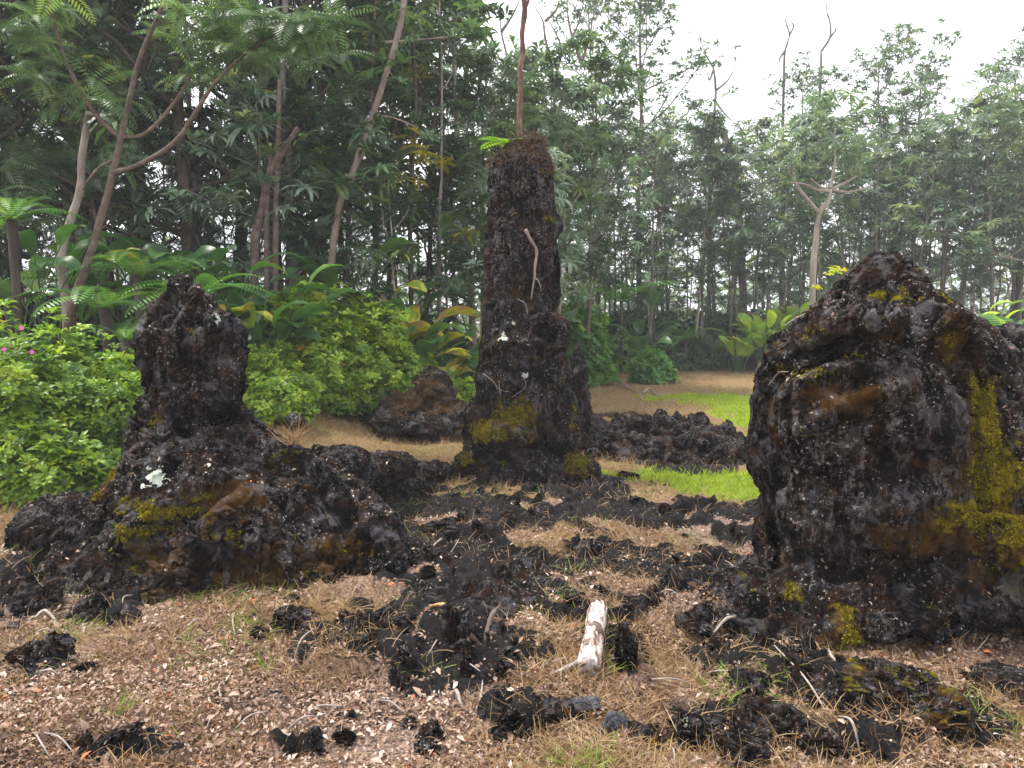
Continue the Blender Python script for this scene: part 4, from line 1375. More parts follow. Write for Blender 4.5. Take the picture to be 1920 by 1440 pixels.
g = np.random.default_rng(41)
mb = MB()
x, y = fan(330000, 2.3, 8.5, -.3, .76, g)
P = np.stack([x, y, x * 0], 1)
dens = np.clip(.56 + 1.5 * fbm(P * 1.7 + 8, 4), .05, 1) * (1 - .90 * sstep(.35, .6, lava_m(x, y))) * (1 - lawn_m(x, y)) * sstep(8.5, 4.4, y)
kx = g.uniform(0, 1, len(x)) < dens
x, y = x[kx], y[kx]
z = height(x, y) + g.uniform(.002, .016, len(x))
k = len(x)
tn = np.clip(g.beta(1.9, 2.7, k) * .93 + 0.30 * fbm(np.stack([x, y, x * 0], 1) * 1.4, 3), 0, .94)
tn = np.where(g.uniform(0, 1, k) < .008, g.uniform(.96, 1, k), tn)
for j, (l, w) in enumerate([(.025, .0062), (.016, .0050), (.011, .0040)]):
    s = np.arange(k) % 3 == j
    mb.inst(strip(l, w, 2, .5, -.4, lambda u: (.25, 1., .15)[int(round(u * 2))], 3, .3), rand_up(s.sum(), .4, g) * (g.lognormal(-.12, .35, s.sum()))[:, None, None], np.stack([x, y, z], 1)[s], tn[s])
# leaves caught on the lava bodies
for (V, Q, T), cnt in zip(BODIES, (110, 380, 220)):
    nm = vnormals(V, Q, T)
    c = np.where(nm[:, 2] > .55)[0]
    c = c[g.uniform(0, 1, len(c)) < sstep(-.1, .5, fbm(V[c] * 2.2, 2)) + .06]
    i = g.choice(c, cnt)
    mb.inst(strip(.026, .007, 2, .5, -.4, lambda u: (.25, 1., .15)[int(round(u * 2))], 3, .3), rand_up(cnt, .5, g) * g.uniform(.5, 1.2, cnt)[:, None, None], V[i] + np.array([0, 0, .006]), np.clip(g.beta(2, 2, cnt), 0, .94))
tag(mb.build('leaf_litter', LITTER), 'pinkish grey dead leaves strewn over the ground', 'leaf litter', kind='stuff')

mb = MB()
x, y = fan(190000, 2.3, 14, -.45, .80, g)
P = np.stack([x, y, x * 0], 1)
patch = np.clip(.38 + 1.6 * fbm(P * .9 + 40, 3) + sstep(4.8, 6.5, y) * .5, .03, 1)
dens = patch * (1 - .75 * sstep(.4, .7, lava_m(x, y))) * (1 - .9 * lawn_m(x, y))
kx = g.uniform(0, 1, len(x)) < dens
x, y = x[kx], y[kx]
k = len(x)
P = np.stack([x, y, height(x, y)], 1)
green = fbm(P * np.array([1.6, 1.6, 0]) + 60, 2) > .28
tn = np.clip(g.normal(.45, .2, k), 0, .84)
tn = np.where(green & (g.uniform(0, 1, k) < .55), g.uniform(.9, 1, k), tn)
M = frames(np.stack([g.normal(0, 1, k), g.normal(0, 1, k), g.uniform(.15, 1.3, k)], 1), np.stack([g.normal(0, 1, k), g.normal(0, 1, k), np.ones(k)], 1))
mb.inst(strip(.085, .0015, 3, .2, -.9, lambda u: 1 - .75 * u), M * (g.uniform(.4, 1.35, k) * (1 + .05 * y))[:, None, None], P, tn)
x, y = fan(60000, 2.3, 4.4, -.3, .76, g)
rs = sstep(.05, .45, fbm(np.stack([x, y, x * 0], 1) * 1.1 + 70, 3) + .55 * sstep(-.3, -1.4, x) * sstep(3.9, 2.9, y))
kx = (g.uniform(0, 1, len(x)) < rs) & (lava_m(x, y) < .5)
x, y = x[kx], y[kx]
k = len(x)
M = frames(np.stack([g.normal(0, 1, k), g.normal(0, 1, k), g.uniform(.1, .9, k)], 1), np.stack([g.normal(0, 1, k), g.normal(0, 1, k), np.ones(k)], 1))
mb.inst(strip(.055, .0016, 2, .2, -.8, lambda u: 1 - .75 * u), M * g.uniform(.4, 1.4, k)[:, None, None], np.stack([x, y, height(x, y)], 1), np.where(g.uniform(0, 1, k) < .05, .92, np.clip(g.normal(.18, .16, k), 0, .7)))
x, y = g.uniform(-9, 15, 190000), g.uniform(6.2, 25, 190000)
kx = (np.abs(x) < .8 * y) & (lawn_m(x, y) < .5) & (g.uniform(0, 1, len(x)) < np.clip(.5 + 1.3 * fbm(np.stack([x, y, x * 0], 1) * .8, 3), .05, 1)) & (lava_m(x, y) < .5)
x, y = x[kx], y[kx]
k = len(x)
M = frames(np.stack([g.normal(0, 1, k), g.normal(0, 1, k), g.uniform(.3, 1.3, k)], 1), np.stack([g.normal(0, 1, k), g.normal(0, 1, k), np.ones(k)], 1))
mb.inst(strip(.12, .0035, 2, .2, -.8, lambda u: 1 - .75 * u), M * (g.uniform(.4, 1.3, k))[:, None, None], np.stack([x, y, height(x, y)], 1), np.where(g.uniform(0, 1, k) < .06, .93, np.clip(g.normal(.5, .2, k), 0, .84)))
tag(mb.build('dry_grass', STRAW), 'thin dry straw-coloured grass growing through the litter', 'grass', kind='stuff')

mb = MB()
xl = g.uniform(.6, 14, 130000)
yl = g.uniform(6, 17, 130000)
kx = (lawn_m(xl, yl) > .5) & (np.abs(xl) < .85 * yl)
x, y = xl[kx], yl[kx]
k = len(x)
M = frames(np.stack([g.normal(0, .5, k), g.normal(0, .5, k), g.uniform(.5, 1, k)], 1), np.stack([g.normal(0, 1, k), g.normal(0, 1, k), np.zeros(k)], 1))
mb.inst(strip(.055, .006, 2, 0, -.5, lambda u: 1 - .7 * u), M * g.uniform(.5, 1.3, k)[:, None, None], np.stack([x, y, height(x, y)], 1), np.clip(g.normal(.5, .22, k) + .3 * fbm(np.stack([x, y, x * 0], 1) * 1.2, 2), 0, 1))
tag(mb.build('lawn_grass', TURF), 'bright yellow-green mown lawn grass beyond the lava', 'grass', kind='stuff')


def tuft(name, label, cat, loc, n, L, w, mat, tlo, thi, seed, spread=.7, sub='blades'):
    g = np.random.default_rng(seed)
    mb = MB()
    M = frames(np.stack([g.normal(0, spread, n), g.normal(0, spread, n), np.ones(n)], 1), np.stack([g.normal(0, 1, n), g.normal(0, 1, n), np.zeros(n)], 1) + 1e-3)
    mb.inst(strip(L, w, 4, .1, -1.0, lambda u: 1 - .8 * u), M * g.uniform(.4, 1.15, n)[:, None, None], g.normal(0, L * .12, (n, 3)) * np.array([1, 1, .1]), g.uniform(tlo, thi, n))
    o = mb.build(name, mat)
    o.location = loc
    return tag(o, label, cat)


q = on_face(548, 832, VL, 0)
tuft('grass_tuft', 'orange dry grass tuft growing on the shoulder of the wide skirt', 'grass', q, 90, .20, .003, STRAW, .15, .7, 1, .9)
for (px, py, lb) in [(500, 1245, 'small green grass tuft in litter below the flat dark stone'), (805, 1235, 'bright green grass tuft between the two humps of the slab'), (350, 1210, 'green grass tuft in pale litter in the left foreground'), (220, 1345, 'faded green grass patch in the left foreground'), (1140, 1265, 'olive weeds at the near end of the bleached log'), (640, 1140, 'grass sprout beside the front stones of the skirt')]:
    p = gp(px, py)
    tuft('grass_tuft', lb, 'grass', (p.x, p.y, hz(p.x, p.y) + .01), 34, .12, .0026, STRAW, .80, 1.0, int(px), .9)


# ------------------------------------------------------------------ trees
gT = np.random.default_rng(77)
PALM = [palmate(12, .42, .040, R(20), R(-75), gT), palmate(8, .38, .036, R(35), R(-60), gT), palmate(11, .50, .045, R(5), R(-80), gT), sprig(11, .26, .05, gT), palmate(6, .30, .05, R(40), R(-40), gT)]
PALM_S = [palmate(9, .28, .04, R(25), R(-70), gT), sprig(9, .22, .045, gT)]
FEATH = [pinnate(.62, 13, .17, .016, R(18), R(-38), .25), pinnate(.55, 12, .15, .016, R(5), R(-60), .35)]
SPRIG = [sprig(7, .13, .032, gT) for _ in range(3)]
SPRIG_L = [sprig(8, .22, .05, gT) for _ in range(2)]


def feather_spray(n, g):
    """n feather leaves radiating from a shoot tip"""
    parts = []
    for k in range(n):
        v, q = FEATH[k % 2]
        t = np.array(Matrix.Rotation(g.uniform(-.35, .45), 3, 'X'))
        parts.append(((v * g.uniform(.7, 1.1)) @ t.T @ rotz(k * 2 * PI / n + g.uniform(-.3, .3)).T, q))
    return merge(parts)


SPRAY = [feather_spray(6, gT) for _ in range(3)]
KINDS = {'palm': (PALM, .30, 1.0), 'spray': (SPRAY, .28, 1.0), 'sprig': (SPRIG_L, .5, 1.0), 'small': (PALM_S, .4, 1.0)}


def grow_limb(g, p, d, ln, n, up, wig):
    pts = [np.array(p, float)]
    d = np.array(d, float)
    for _ in range(n):
        d = d + np.array([0, 0, up]) + g.normal(0, wig, 3)
        d /= np.linalg.norm(d)
        pts.append(pts[-1] + d * ln / n)
    return np.array(pts), d


class Plant:
    def __init__(s):
        s.w, s.c = MB(), MB()


def tree_mesh(seed, H=9.0, r=.09, cb=.55, limbs=9, ll=2.0, elev=.6, up=.10, kind='palm', dens=1.0, size=1.0, lean=.04, wig=.05, low=0, tint=(.45, .2), twigs=3, top_only=False, shaggy=False):
    """trunk with limbs and a crown of leaf clusters carried at the twig ends"""
    g = np.random.default_rng(seed)
    pl = Plant()
    n = 12
    hs = np.linspace(0, 1, n)
    wx, wy = np.cumsum(g.normal(0, wig, n)) * H / n, np.cumsum(g.normal(0, wig, n)) * H / n
    tr = np.stack([lean * H * hs ** 1.3 + wx - wx[0], wy - wy[0], hs * H], 1)
    rad = r * (1.0 - .78 * hs) * (1 + .5 * np.exp(-hs * 14))
    tube(pl.w, tr, rad, 8, wob=.05)
    tips = []
    for k in range(limbs):
        t = cb + (1 - cb) * ((k + g.uniform(.1, .9)) / limbs) ** .9
        t = min(t, .985)
        i = t * (n - 1)
        b = tr[int(i)] + (tr[min(n - 1, int(i) + 1)] - tr[int(i)]) * (i - int(i))
        az = k * 2.4 + g.uniform(-.5, .5)
        el = elev + g.uniform(-.2, .3) + .5 * max(0, (t - .85) / .15)
        ln = ll * (1.15 - .65 * (t - cb) / (1 - cb)) * g.uniform(.75, 1.2)
        rl = np.interp(t, hs, rad)
        pts, d = grow_limb(g, b, (math.cos(az) * math.cos(el), math.sin(az) * math.cos(el), math.sin(el)), ln, 7, up, .10)
        tube(pl.w, pts, np.linspace(rl * .62, rl * .16 + .004, 8), 5)
        tips.append((pts[-1], d))
        for q in range(twigs):
            j = int(g.integers(2, 7))
            a2 = g.uniform(0, 2 * PI)
            d2 = np.array([math.cos(a2), math.sin(a2), g.uniform(.0, .9)])
            d2 = d2 / np.linalg.norm(d2) + .5 * d
            tp, dd = grow_limb(g, pts[j], d2 / np.linalg.norm(d2), ln * g.uniform(.25, .5), 4, up, .12)
            tube(pl.w, tp, np.linspace(rl * .22 + .003, .005, 5), 4, cap=False)
            tips.append((tp[-1], dd))
            if not top_only:
                tips.append((tp[2], dd))
        if not top_only:
            for j in (4, 6):
                tips.append((pts[j], d))
    tips.append((tr[-1], np.array([0, 0, 1.])))
    tm, tilt, _ = KINDS[kind]
    P = np.array([t[0] for t in tips])
    rep = max(1, int(round(dens)))
    P = np.repeat(P, rep, 0)
    keep = g.uniform(0, 1, len(P)) < dens / rep
    P = P[keep]
    k = len(P)
    P = P + g.normal(0, .13 * size * (1 + .6 * (rep > 1)), (k, 3)) * np.array([1, 1, .7])
    zt = sstep(cb * H, H * 1.05, P[:, 2])
    tn = np.clip(g.normal(tint[0], tint[1], k), 0, .96)
    tn = np.where(g.uniform(0, 1, k) < .003, 1.0, tn)
    which = g.integers(0, len(tm), k)
    for j in range(len(tm)):
        m = which == j
        pl.c.inst(tm[j], rand_up(m.sum(), tilt, g) * (size * g.uniform(.65, 1.2, m.sum()))[:, None, None], P[m], tn[m])
    if shaggy:                     # epiphytes and hanging dead leaves clothing the trunk
        k = 260
        t = g.uniform(.05, .85, k)
        b = np.stack([np.interp(t, hs, tr[:, i]) for i in range(3)], 1)
        a = g.uniform(0, 2 * PI, k)
        off = np.stack([np.cos(a), np.sin(a), 0 * a], 1)
        rr = np.interp(t, hs, rad)
        pl.e = MB()
        M = frames(off * .6 + np.array([0, 0, -1.]) * g.uniform(.2, 1.4, k)[:, None], off)
        pl.e.inst(strip(.34, .022, 3, .2, -.5, lance), M * g.uniform(.5, 1.5, k)[:, None, None], b + off * rr[:, None], np.clip(g.normal(.35, .3, k), 0, 1))
    return pl


def tree_proto(name, label, cat, pl, bark, leafm, group=None):
    root = thing(name, label, cat, (0, -60, 0), 0, group)
    pl.w.build('trunk', bark, root)
    if pl.c.n:
        pl.c.build('crown', leafm, root, smooth=False)
    if hasattr(pl, 'e'):
        pl.e.build('epiphytes', L_SHAG, root, smooth=False)
    return root


L_SHAG = leaf_mat('hanging_leaf', [(0.0, (0.045, 0.030, 0.022)), (0.5, (0.11, 0.085, 0.065)), (0.8, (0.20, 0.17, 0.145)), (0.9, (0.05, 0.10, 0.03)), (1.0, (0.10, 0.18, 0.03))], .15, .7, .2)

used = {}


def stand(key, protos, px, Y, H=None, rz=None, tilt=(0, 0), label=None, group=None, pyb=None):
    """put a tree where it stands: px gives its bearing, Y its distance, H its height relative to the mother tree"""
    pr_ = protos[int(gT.integers(len(protos)))] if isinstance(protos, list) else protos
    X = (px - 960) / FPX * Y
    s = 1.0 if H is None else H
    z = hz(X, Y) - .08
    rz = gT.uniform(0, 2 * PI) if rz is None else rz
    if pr_.name not in used:
        used[pr_.name] = 1
        pr_.location = (X, Y, z)
        pr_.rotation_euler = (tilt[0], tilt[1], rz)
        pr_.scale = (s, s, s)
        if label:
            pr_['label'] = label
        if group:
            pr_['group'] = group
        return pr_
    return dup(pr_, (X, Y, z), rz, s, tilt, label, group)


LBL_FAR = 'slender pale trunked tree with spreading grey-green crown in the far tree line'
GRP_FAR = 'slender grey-green trees of the far tree line'
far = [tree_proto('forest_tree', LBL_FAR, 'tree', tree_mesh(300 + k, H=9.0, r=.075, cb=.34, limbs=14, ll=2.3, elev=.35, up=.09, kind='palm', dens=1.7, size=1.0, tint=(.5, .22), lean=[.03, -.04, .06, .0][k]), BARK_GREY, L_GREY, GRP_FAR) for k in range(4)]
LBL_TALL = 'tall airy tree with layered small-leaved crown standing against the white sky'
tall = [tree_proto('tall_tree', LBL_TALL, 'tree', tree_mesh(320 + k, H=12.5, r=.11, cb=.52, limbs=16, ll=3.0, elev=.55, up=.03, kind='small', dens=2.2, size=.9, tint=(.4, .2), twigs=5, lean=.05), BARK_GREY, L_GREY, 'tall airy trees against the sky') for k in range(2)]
LBL_LEFT = 'dark leafy tree crowding the left of the forest'
dense = [tree_proto('forest_tree', LBL_LEFT, 'tree', tree_mesh(340 + k, H=11, r=.13, cb=.22, limbs=18, ll=2.3, elev=.45, up=.06, kind=['sprig', 'spray', 'palm'][k % 3], dens=[1.5, .85, 1.0][k % 3], size=[1.3, 1.0, 1.0][k % 3], tint=(.4, .22), twigs=4, shaggy=True), BARK_DARK, L_DARK if k % 3 == 0 else L_TREE, 'dark leafy trees of the near forest') for k in range(4)]
LBL_MID = 'green tree with drooping fingered leaves beside the tall pillar'
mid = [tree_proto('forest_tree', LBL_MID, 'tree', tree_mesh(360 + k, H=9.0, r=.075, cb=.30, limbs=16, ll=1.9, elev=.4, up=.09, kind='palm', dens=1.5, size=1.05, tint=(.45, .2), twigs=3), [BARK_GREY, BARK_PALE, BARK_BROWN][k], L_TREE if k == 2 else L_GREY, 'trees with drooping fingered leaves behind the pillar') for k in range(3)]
LBL_POLE = 'thin bare pole trunk with a small crown deep in the forest'
pole = [tree_proto('pole_tree', LBL_POLE, 'tree', tree_mesh(380 + k, H=9.3, r=.06, cb=.70, limbs=7, ll=1.3, elev=.6, up=.10, kind='palm', dens=1.0, size=1.0, tint=(.35, .2), twigs=2, lean=[.02, -.05, .08][k], wig=.03), [BARK_PALE, BARK_GREY, BARK_PALE][k], L_GREY, 'thin pole trunks in the forest') for k in range(3)]
LBL_SH = 'leafy green understorey shrub at the foot of the far tree line'


def shrub_mesh(seed, r=(1.0, .9, .8), n=900, tm=None, size=1.0, tint=(.45, .22), stems=14, hollow=.55, extra=None):
    g = np.random.default_rng(seed)
    pl = Plant()
    tm = tm or SPRIG
    d = g.normal(size=(n, 3))
    d[:, 2] = np.abs(d[:, 2]) * .9 + .02
    d /= np.linalg.norm(d, axis=1)[:, None]
    rad = hollow + (1 - hollow) * g.uniform(0, 1, n) ** .6
    lump = 1 + .55 * fbm(d * 2.4 + seed, 4)
    P = d * (rad * lump)[:, None] * np.array(r)
    P[:, 2] = np.maximum(P[:, 2], .03 + .1 * g.uniform(0, 1, n))
    up = d * .7 + np.array([0, 0, .7]) + g.normal(0, .35, (n, 3))
    yd = np.cross(up, g.normal(size=(n, 3)))
    M = frames(yd, up)
    tn = np.clip(g.normal(tint[0], tint[1], n) + .3 * fbm(P * 1.6 + seed, 2), 0, .90)
    tn = np.where(g.uniform(0, 1, n) < .0015, 1., tn)
    which = g.integers(0, len(tm), n)
    for j in range(len(tm)):
        m = which == j
        pl.c.inst(tm[j], M[m] * (size * g.uniform(.6, 1.25, m.sum()))[:, None, None], P[m], tn[m])
    for k in range(stems):
        i = int(g.integers(n))
        p = smooth_path([(P[i, 0] * .25, P[i, 1] * .25, -.1), (P[i, 0] * .6, P[i, 1] * .6, P[i, 2] * .65), P[i]], 7)
        tube(pl.w, p, np.linspace(.016, .005, 7), 5, cap=False)
    return pl


def shrub(name, label, cat, loc, pl, leafm, group=None, rz=0.0):
    root = thing(name, label, cat, loc, rz, group)
    pl.c.build('foliage', leafm, root, smooth=False)
    pl.w.build('stems', BARK_BROWN, root)
    return root


# --- far tree line, right half and behind the pillar
for px, Y, H in [(1080, 24, .95), (1150, 26, .9), (1215, 23, .85), (1265, 27, 1.0), (1310, 24, .9), (1372, 26, .95), (1432, 23.5, .85), (1480, 27, 1.0), (1585, 24, .9), (1640, 27, 1.05), (1690, 23.5, .92), (1748, 26, 1.05),
                 (1800, 24, 1.0), (1860, 22, .95), (1915, 24, 1.05), (1960, 21, 1.05), (2030, 23, 1.1), (2110, 21, 1.0), (1110, 29, 1.1), (1240, 31, 1.15), (1340, 30, 1.0), (1410, 31, 1.0), (1520, 31, 1.1), (1610, 32, 1.05), (1710, 30, 1.0),
                 (1790, 31, 1.15), (1880, 30, 1.1), (1990, 29, 1.2), (2120, 28, 1.2), (1850, 27, 1.1)]:
    stand('far', far, px, Y, .88 * H * gT.uniform(.93, 1.07), tilt=(gT.normal(0, .03), gT.normal(0, .04)), label=LBL_FAR, group=GRP_FAR)
for k in range(34):
    px = 1060 + k * 28 + gT.uniform(-14, 14)
    Y = gT.uniform(25, 36)
    stand('pole', pole, px, Y, gT.uniform(.7, .95), tilt=(gT.normal(0, .03), gT.normal(0, .06)), label=LBL_POLE, group='thin pole trunks in the forest')
for k in range(18):
    stand('pole', pole, 1070 + k * 46 + gT.uniform(-18, 18), gT.uniform(23.5, 27), gT.uniform(.68, .95), tilt=(gT.normal(0, .03), gT.normal(0, .07)), label=LBL_POLE, group='thin pole trunks in the forest')
stand('tall', tall, 1195, 25, .98, label='tall airy tree with crown rising to the top edge right of the pillar', group=None)
stand('tall', tall, 1500, 30, .86, label='airy tree with flat-topped crown against the white sky above the far tree line')
stand('tall', tall, 1640, 28, .88, label='airy tree with forked pale stem and wide crown against the white sky')
stand('tall', tall, 1700, 31, .95, label='hazy round-crowned tree standing tallest in the far tree line at right')
stand('tall', tall, 1900, 27, .85, label='hazy tree at the right edge with thin leaves against the sky')
stand('tall', tall, 1120, 30, 1.1, label='tall airy tree half hidden behind the red-barked sapling')

# --- trees behind and left of the pillar
for px, Y, H in [(700, 13.5, .85), (790, 15, .88), (860, 17, .90), (915, 14.5, .68), (985, 17, .78), (1045, 16, .70), (1100, 18, .82), (640, 16, 1.0), (745, 18, 1.0), (930, 20, .92), (1020, 22, .95), (600, 14, .8)]:
    stand('mid', mid, px, Y, H, tilt=(gT.normal(0, .03), gT.normal(0, .05)), label=LBL_MID, group='trees with drooping fingered leaves behind the pillar')
for px, Y, H in [(-60, 11.5, 1.0), (40, 13, 1.05), (140, 15, 1.1), (215, 12.5, 1.0), (300, 14.5, 1.05), (380, 12.5, 1.0), (450, 15, 1.1), (520, 13, 1.05), (580, 16, 1.0), (260, 19, 1.0), (-160, 13, 1.1), (-20, 16, 1.2), (540, 20, 1.0), (-250, 11, 1.0)]:
    stand('dense', dense, px, Y, H, tilt=(gT.normal(0, .03), gT.normal(0, .04)), label=LBL_LEFT, group='dark leafy trees of the near forest')
for k in range(34):
    px = -100 + k * 33 + gT.uniform(-14, 14)
    Y = gT.uniform(13, 24)
    stand('pole', pole, px, Y, gT.uniform(.8, 1.2), tilt=(gT.normal(0, .03), gT.normal(0, .06)), label=LBL_POLE, group='thin pole trunks in the forest')


young = [tree_proto('young_tree', 'young', 'tree', tree_mesh(400 + k, H=5.0, r=.04, cb=.25, limbs=11, ll=1.3, elev=.45, up=.08, kind=['palm', 'spray', 'palm'][k], dens=1.3, size=[.95, .9, .8][k], tint=(.55, .2), twigs=2, wig=.07), [BARK_GREY, BARK_BROWN, BARK_PALE][k], [L_GREY, L_TREE, L_TREE][k], 'young trees under the forest canopy') for k in range(3)]
LBY = 'young tree with low leafy branches filling the near forest under the canopy'
for k in range(26):
    px = -90 + k * 44 + gT.uniform(-16, 16)
    stand('young', young, px, gT.uniform(11.5, 16), gT.uniform(.75, 1.25), tilt=(gT.normal(0, .06), gT.normal(0, .06)), label=LBY, group='young trees of the near forest')
LBY2 = 'young tree with low leafy branches filling the far tree line under the crowns'
for k in range(24):
    px = 1050 + k * 42 + gT.uniform(-16, 16)
    stand('young', young, px, gT.uniform(23.5, 28), gT.uniform(.8, 1.4), tilt=(gT.normal(0, .06), gT.normal(0, .06)), label=LBY2, group='young trees of the far tree line')


# --- trees that stand out, built to their own shape
def shaped_tree(name, label, base, stems, bark, leafm, leaves, seed, kind='spray', size=1.0, sub=None):
    """stems: list of (points in world space, r0, r1, children-name); leaves: list of (point, count, spread)"""
    g = np.random.default_rng(seed)
    root = thing(name, label, 'tree', base)
    b = np.array(tuple(base))
    for i, (pts, r0, r1) in enumerate(stems):
        mb = MB()
        n = 22
        tube(mb, smooth_path([np.array(tuple(p)) - b for p in pts], n), np.linspace(r0, r1, n) * (1 + g.normal(0, .07, n)), 9, wob=.05)
        mb.build('trunk' if i == 0 else 'limb', bark, root)
    mb = MB()
    tm, tilt, _ = KINDS[kind]
    for p, k, s in leaves:
        P = np.array(tuple(p)) - b + g.normal(0, s, (k, 3)) * np.array([1, .8, .5])
        j = int(g.integers(len(tm)))
        mb.inst(tm[j], rand_up(k, tilt, g) * (size * g.uniform(.7, 1.15, k))[:, None, None], P, np.clip(g.normal(.5, .2, k), 0, .95))
    if mb.n:
        mb.build('crown', leafm, root, smooth=False)
    return root


def gb(px, Y):
    X = (px - 960) / FPX * Y
    return Vector((X, Y, hz(X, Y) - .05))


Y = 8.6
shaped_tree('sapling_tree', 'slim brown-stemmed sapling with upcurved limbs rising behind the left mould', gb(112, Y),
            [([gb(112, Y), at(125, 615, Y), at(165, 490, Y), at(200, 370, Y), at(222, 280, Y), at(240, 200, Y), at(262, 110, Y), at(310, 0, Y), at(340, -60, Y)], .050, .018),
             ([at(212, 325, Y), at(262, 308, Y - .1), at(325, 270, Y - .2), at(358, 225, Y - .3), at(400, 160, Y - .4), at(455, 105, Y - .5), at(520, 60, Y - .6)], .034, .012),
             ([at(222, 256, Y), at(265, 254, Y), at(305, 220, Y), at(345, 165, Y), at(360, 140, Y)], .026, .010),
             ([at(222, 256, Y), at(180, 215, Y - .1), at(140, 150, Y - .2), at(112, 80, Y - .3), at(92, 5, Y - .4), at(85, -40, Y - .4)], .026, .012),
             ([at(212, 300, Y), at(185, 315, Y), at(165, 340, Y), at(156, 356, Y + .1)], .020, .012)],
            BARK_BROWN, L_TREE, [(at(540, 60, Y - .6), 7, .25), (at(470, 90, Y - .5), 6, .25), (at(600, 40, Y - .6), 5, .25), (at(450, 30, Y - .5), 6, .3), (at(365, 130, Y), 4, .2), (at(90, 30, Y - .4), 5, .3), (at(150, 170, Y - .2), 3, .25), (at(30, 70, Y - .3), 5, .3), (at(400, 30, Y), 5, .3), (at(320, -20, Y), 6, .4), (at(560, 110, Y - .5), 4, .2)], 1, 'spray', .85)
Y = 9.1
shaped_tree('ringed_tree', 'pale ringed stem with pruned top leaning beside the brown sapling', gb(128, Y),
            [([gb(128, Y), at(122, 560, Y), at(115, 480, Y), at(130, 420, Y), at(150, 357, Y), at(153, 300, Y), at(162, 240, Y), at(167, 210, Y)], .055, .038)], BARK_PALE, L_DARK,
            [(at(175, 205, Y), 3, .15), (at(130, 215, Y), 2, .2)], 2, 'palm', .9)
Y = 12
shaped_tree('leaning_tree', 'pinkish pale trunk leaning right above the yellow-edged broad leaves', gb(630, Y),
            [([gb(600, Y), at(630, 420, Y), at(660, 330, Y), at(690, 245, Y), at(720, 150, Y), at(748, 60, Y), at(760, -20, Y)], .062, .045), ([at(700, 215, Y), at(740, 222, Y), at(785, 240, Y)], .02, .01), ([at(722, 80, Y), at(780, 75, Y), at(840, 70, Y)], .025, .012)],
            BARK_PINK, L_TREE, [(at(660, 330, Y - .3), 4, .3), (at(690, 260, Y - .4), 3, .25), (at(730, 150, Y - .3), 5, .3), (at(640, 420, Y - .3), 4, .3), (at(760, 20, Y), 8, .6), (at(850, 60, Y), 5, .4), (at(690, 120, Y + .4), 6, .5), (at(800, 240, Y), 3, .25), (at(600, 100, Y + .5), 6, .5)], 3, 'palm', 1.0)
Y = 11.5
shaped_tree('leaning_tree', 'grey-brown forked trunks crossing behind the yellow-edged broad leaves', gb(470, Y),
            [([gb(470, Y), at(478, 470, Y), at(492, 390, Y), at(505, 330, Y), at(530, 282, Y), at(560, 240, Y)], .075, .045), ([gb(516, Y), at(517, 420, Y), at(520, 330, Y), at(522, 240, Y), at(524, 150, Y)], .05, .035), ([gb(500, Y), at(500, 420, Y), at(508, 290, Y)], .045, .035)],
            BARK_BROWN, L_TREE, [(at(525, 140, Y), 7, .5), (at(575, 225, Y), 6, .4), (at(540, 260, Y), 4, .3)], 4, 'palm', 1.0)
shaped_tree('leaning_tree', 'rough pale grey trunk standing right of the crossing brown trunks', gb(552, 12.5), [([gb(552, 12.5), at(550, 480, 12.5), at(545, 380, 12.5), at(542, 300, 12.5), at(530, 160, 12.5), at(535, 0, 12.5)], .075, .05)], BARK_GREY, L_TREE,
            [(at(540, 60, 12.5), 6, .6), (at(520, 180, 12.5), 5, .5)], 5, 'palm', 1.0)
Y = 17.5
shaped_tree('candelabra_tree', 'pale candelabra-limbed tree with forked stem in front of the far tree line', gb(1522, Y),
            [([gb(1522, Y), at(1524, 520, Y), at(1530, 450, Y), at(1536, 400, Y), at(1552, 380, Y), at(1558, 355, Y)], .075, .045), ([at(1536, 400, Y), at(1515, 375, Y), at(1492, 345, Y), at(1487, 310, Y)], .06, .03), ([at(1558, 355, Y), at(1580, 345, Y), at(1605, 330, Y), at(1615, 315, Y)], .04, .02), ([at(1558, 355, Y), at(1590, 360, Y), at(1630, 350, Y)], .035, .02),
             ([at(1556, 358, Y), at(1530, 355, Y), at(1505, 345, Y), at(1460, 342, Y)], .035, .02), ([at(1557, 355, Y), at(1566, 300, Y), at(1565, 240, Y)], .04, .02), ([at(1556, 358, Y), at(1535, 348, Y), at(1520, 335, Y)], .03, .02)],
            BARK_PALE, L_GREY, [(at(1565, 225, Y), 9, .45), (at(1480, 290, Y), 8, .5), (at(1620, 300, Y), 8, .5), (at(1640, 340, Y), 5, .4), (at(1450, 330, Y), 6, .4), (at(1540, 270, Y), 9, .6), (at(1510, 310, Y), 8, .5), (at(1600, 260, Y), 8, .5), (at(1575, 200, Y), 6, .4), (at(1500, 250, Y), 7, .5)], 6, 'palm', 1.0)
Y = 22
shaped_tree('bare_tree', 'dark forked small tree left of the hazy thicket at right', gb(1765, Y), [([gb(1768, Y), at(1770, 500, Y), at(1775, 450, Y), at(1785, 432, Y)], .06, .05), ([at(1785, 432, Y), at(1800, 420, Y), at(1812, 410, Y)], .04, .02), ([at(1785, 432, Y), at(1810, 438, Y), at(1840, 447, Y)], .03, .015), ([at(1785, 432, Y), at(1760, 434, Y), at(1740, 430, Y)], .03, .015)], BARK_DARK, L_GREY,
            [(at(1820, 400, Y), 6, .4), (at(1850, 440, Y), 5, .3), (at(1735, 420, Y), 6, .4), (at(1780, 400, Y), 5, .4)], 7, 'palm', .9)
Y = 30
g = np.random.default_rng(5)


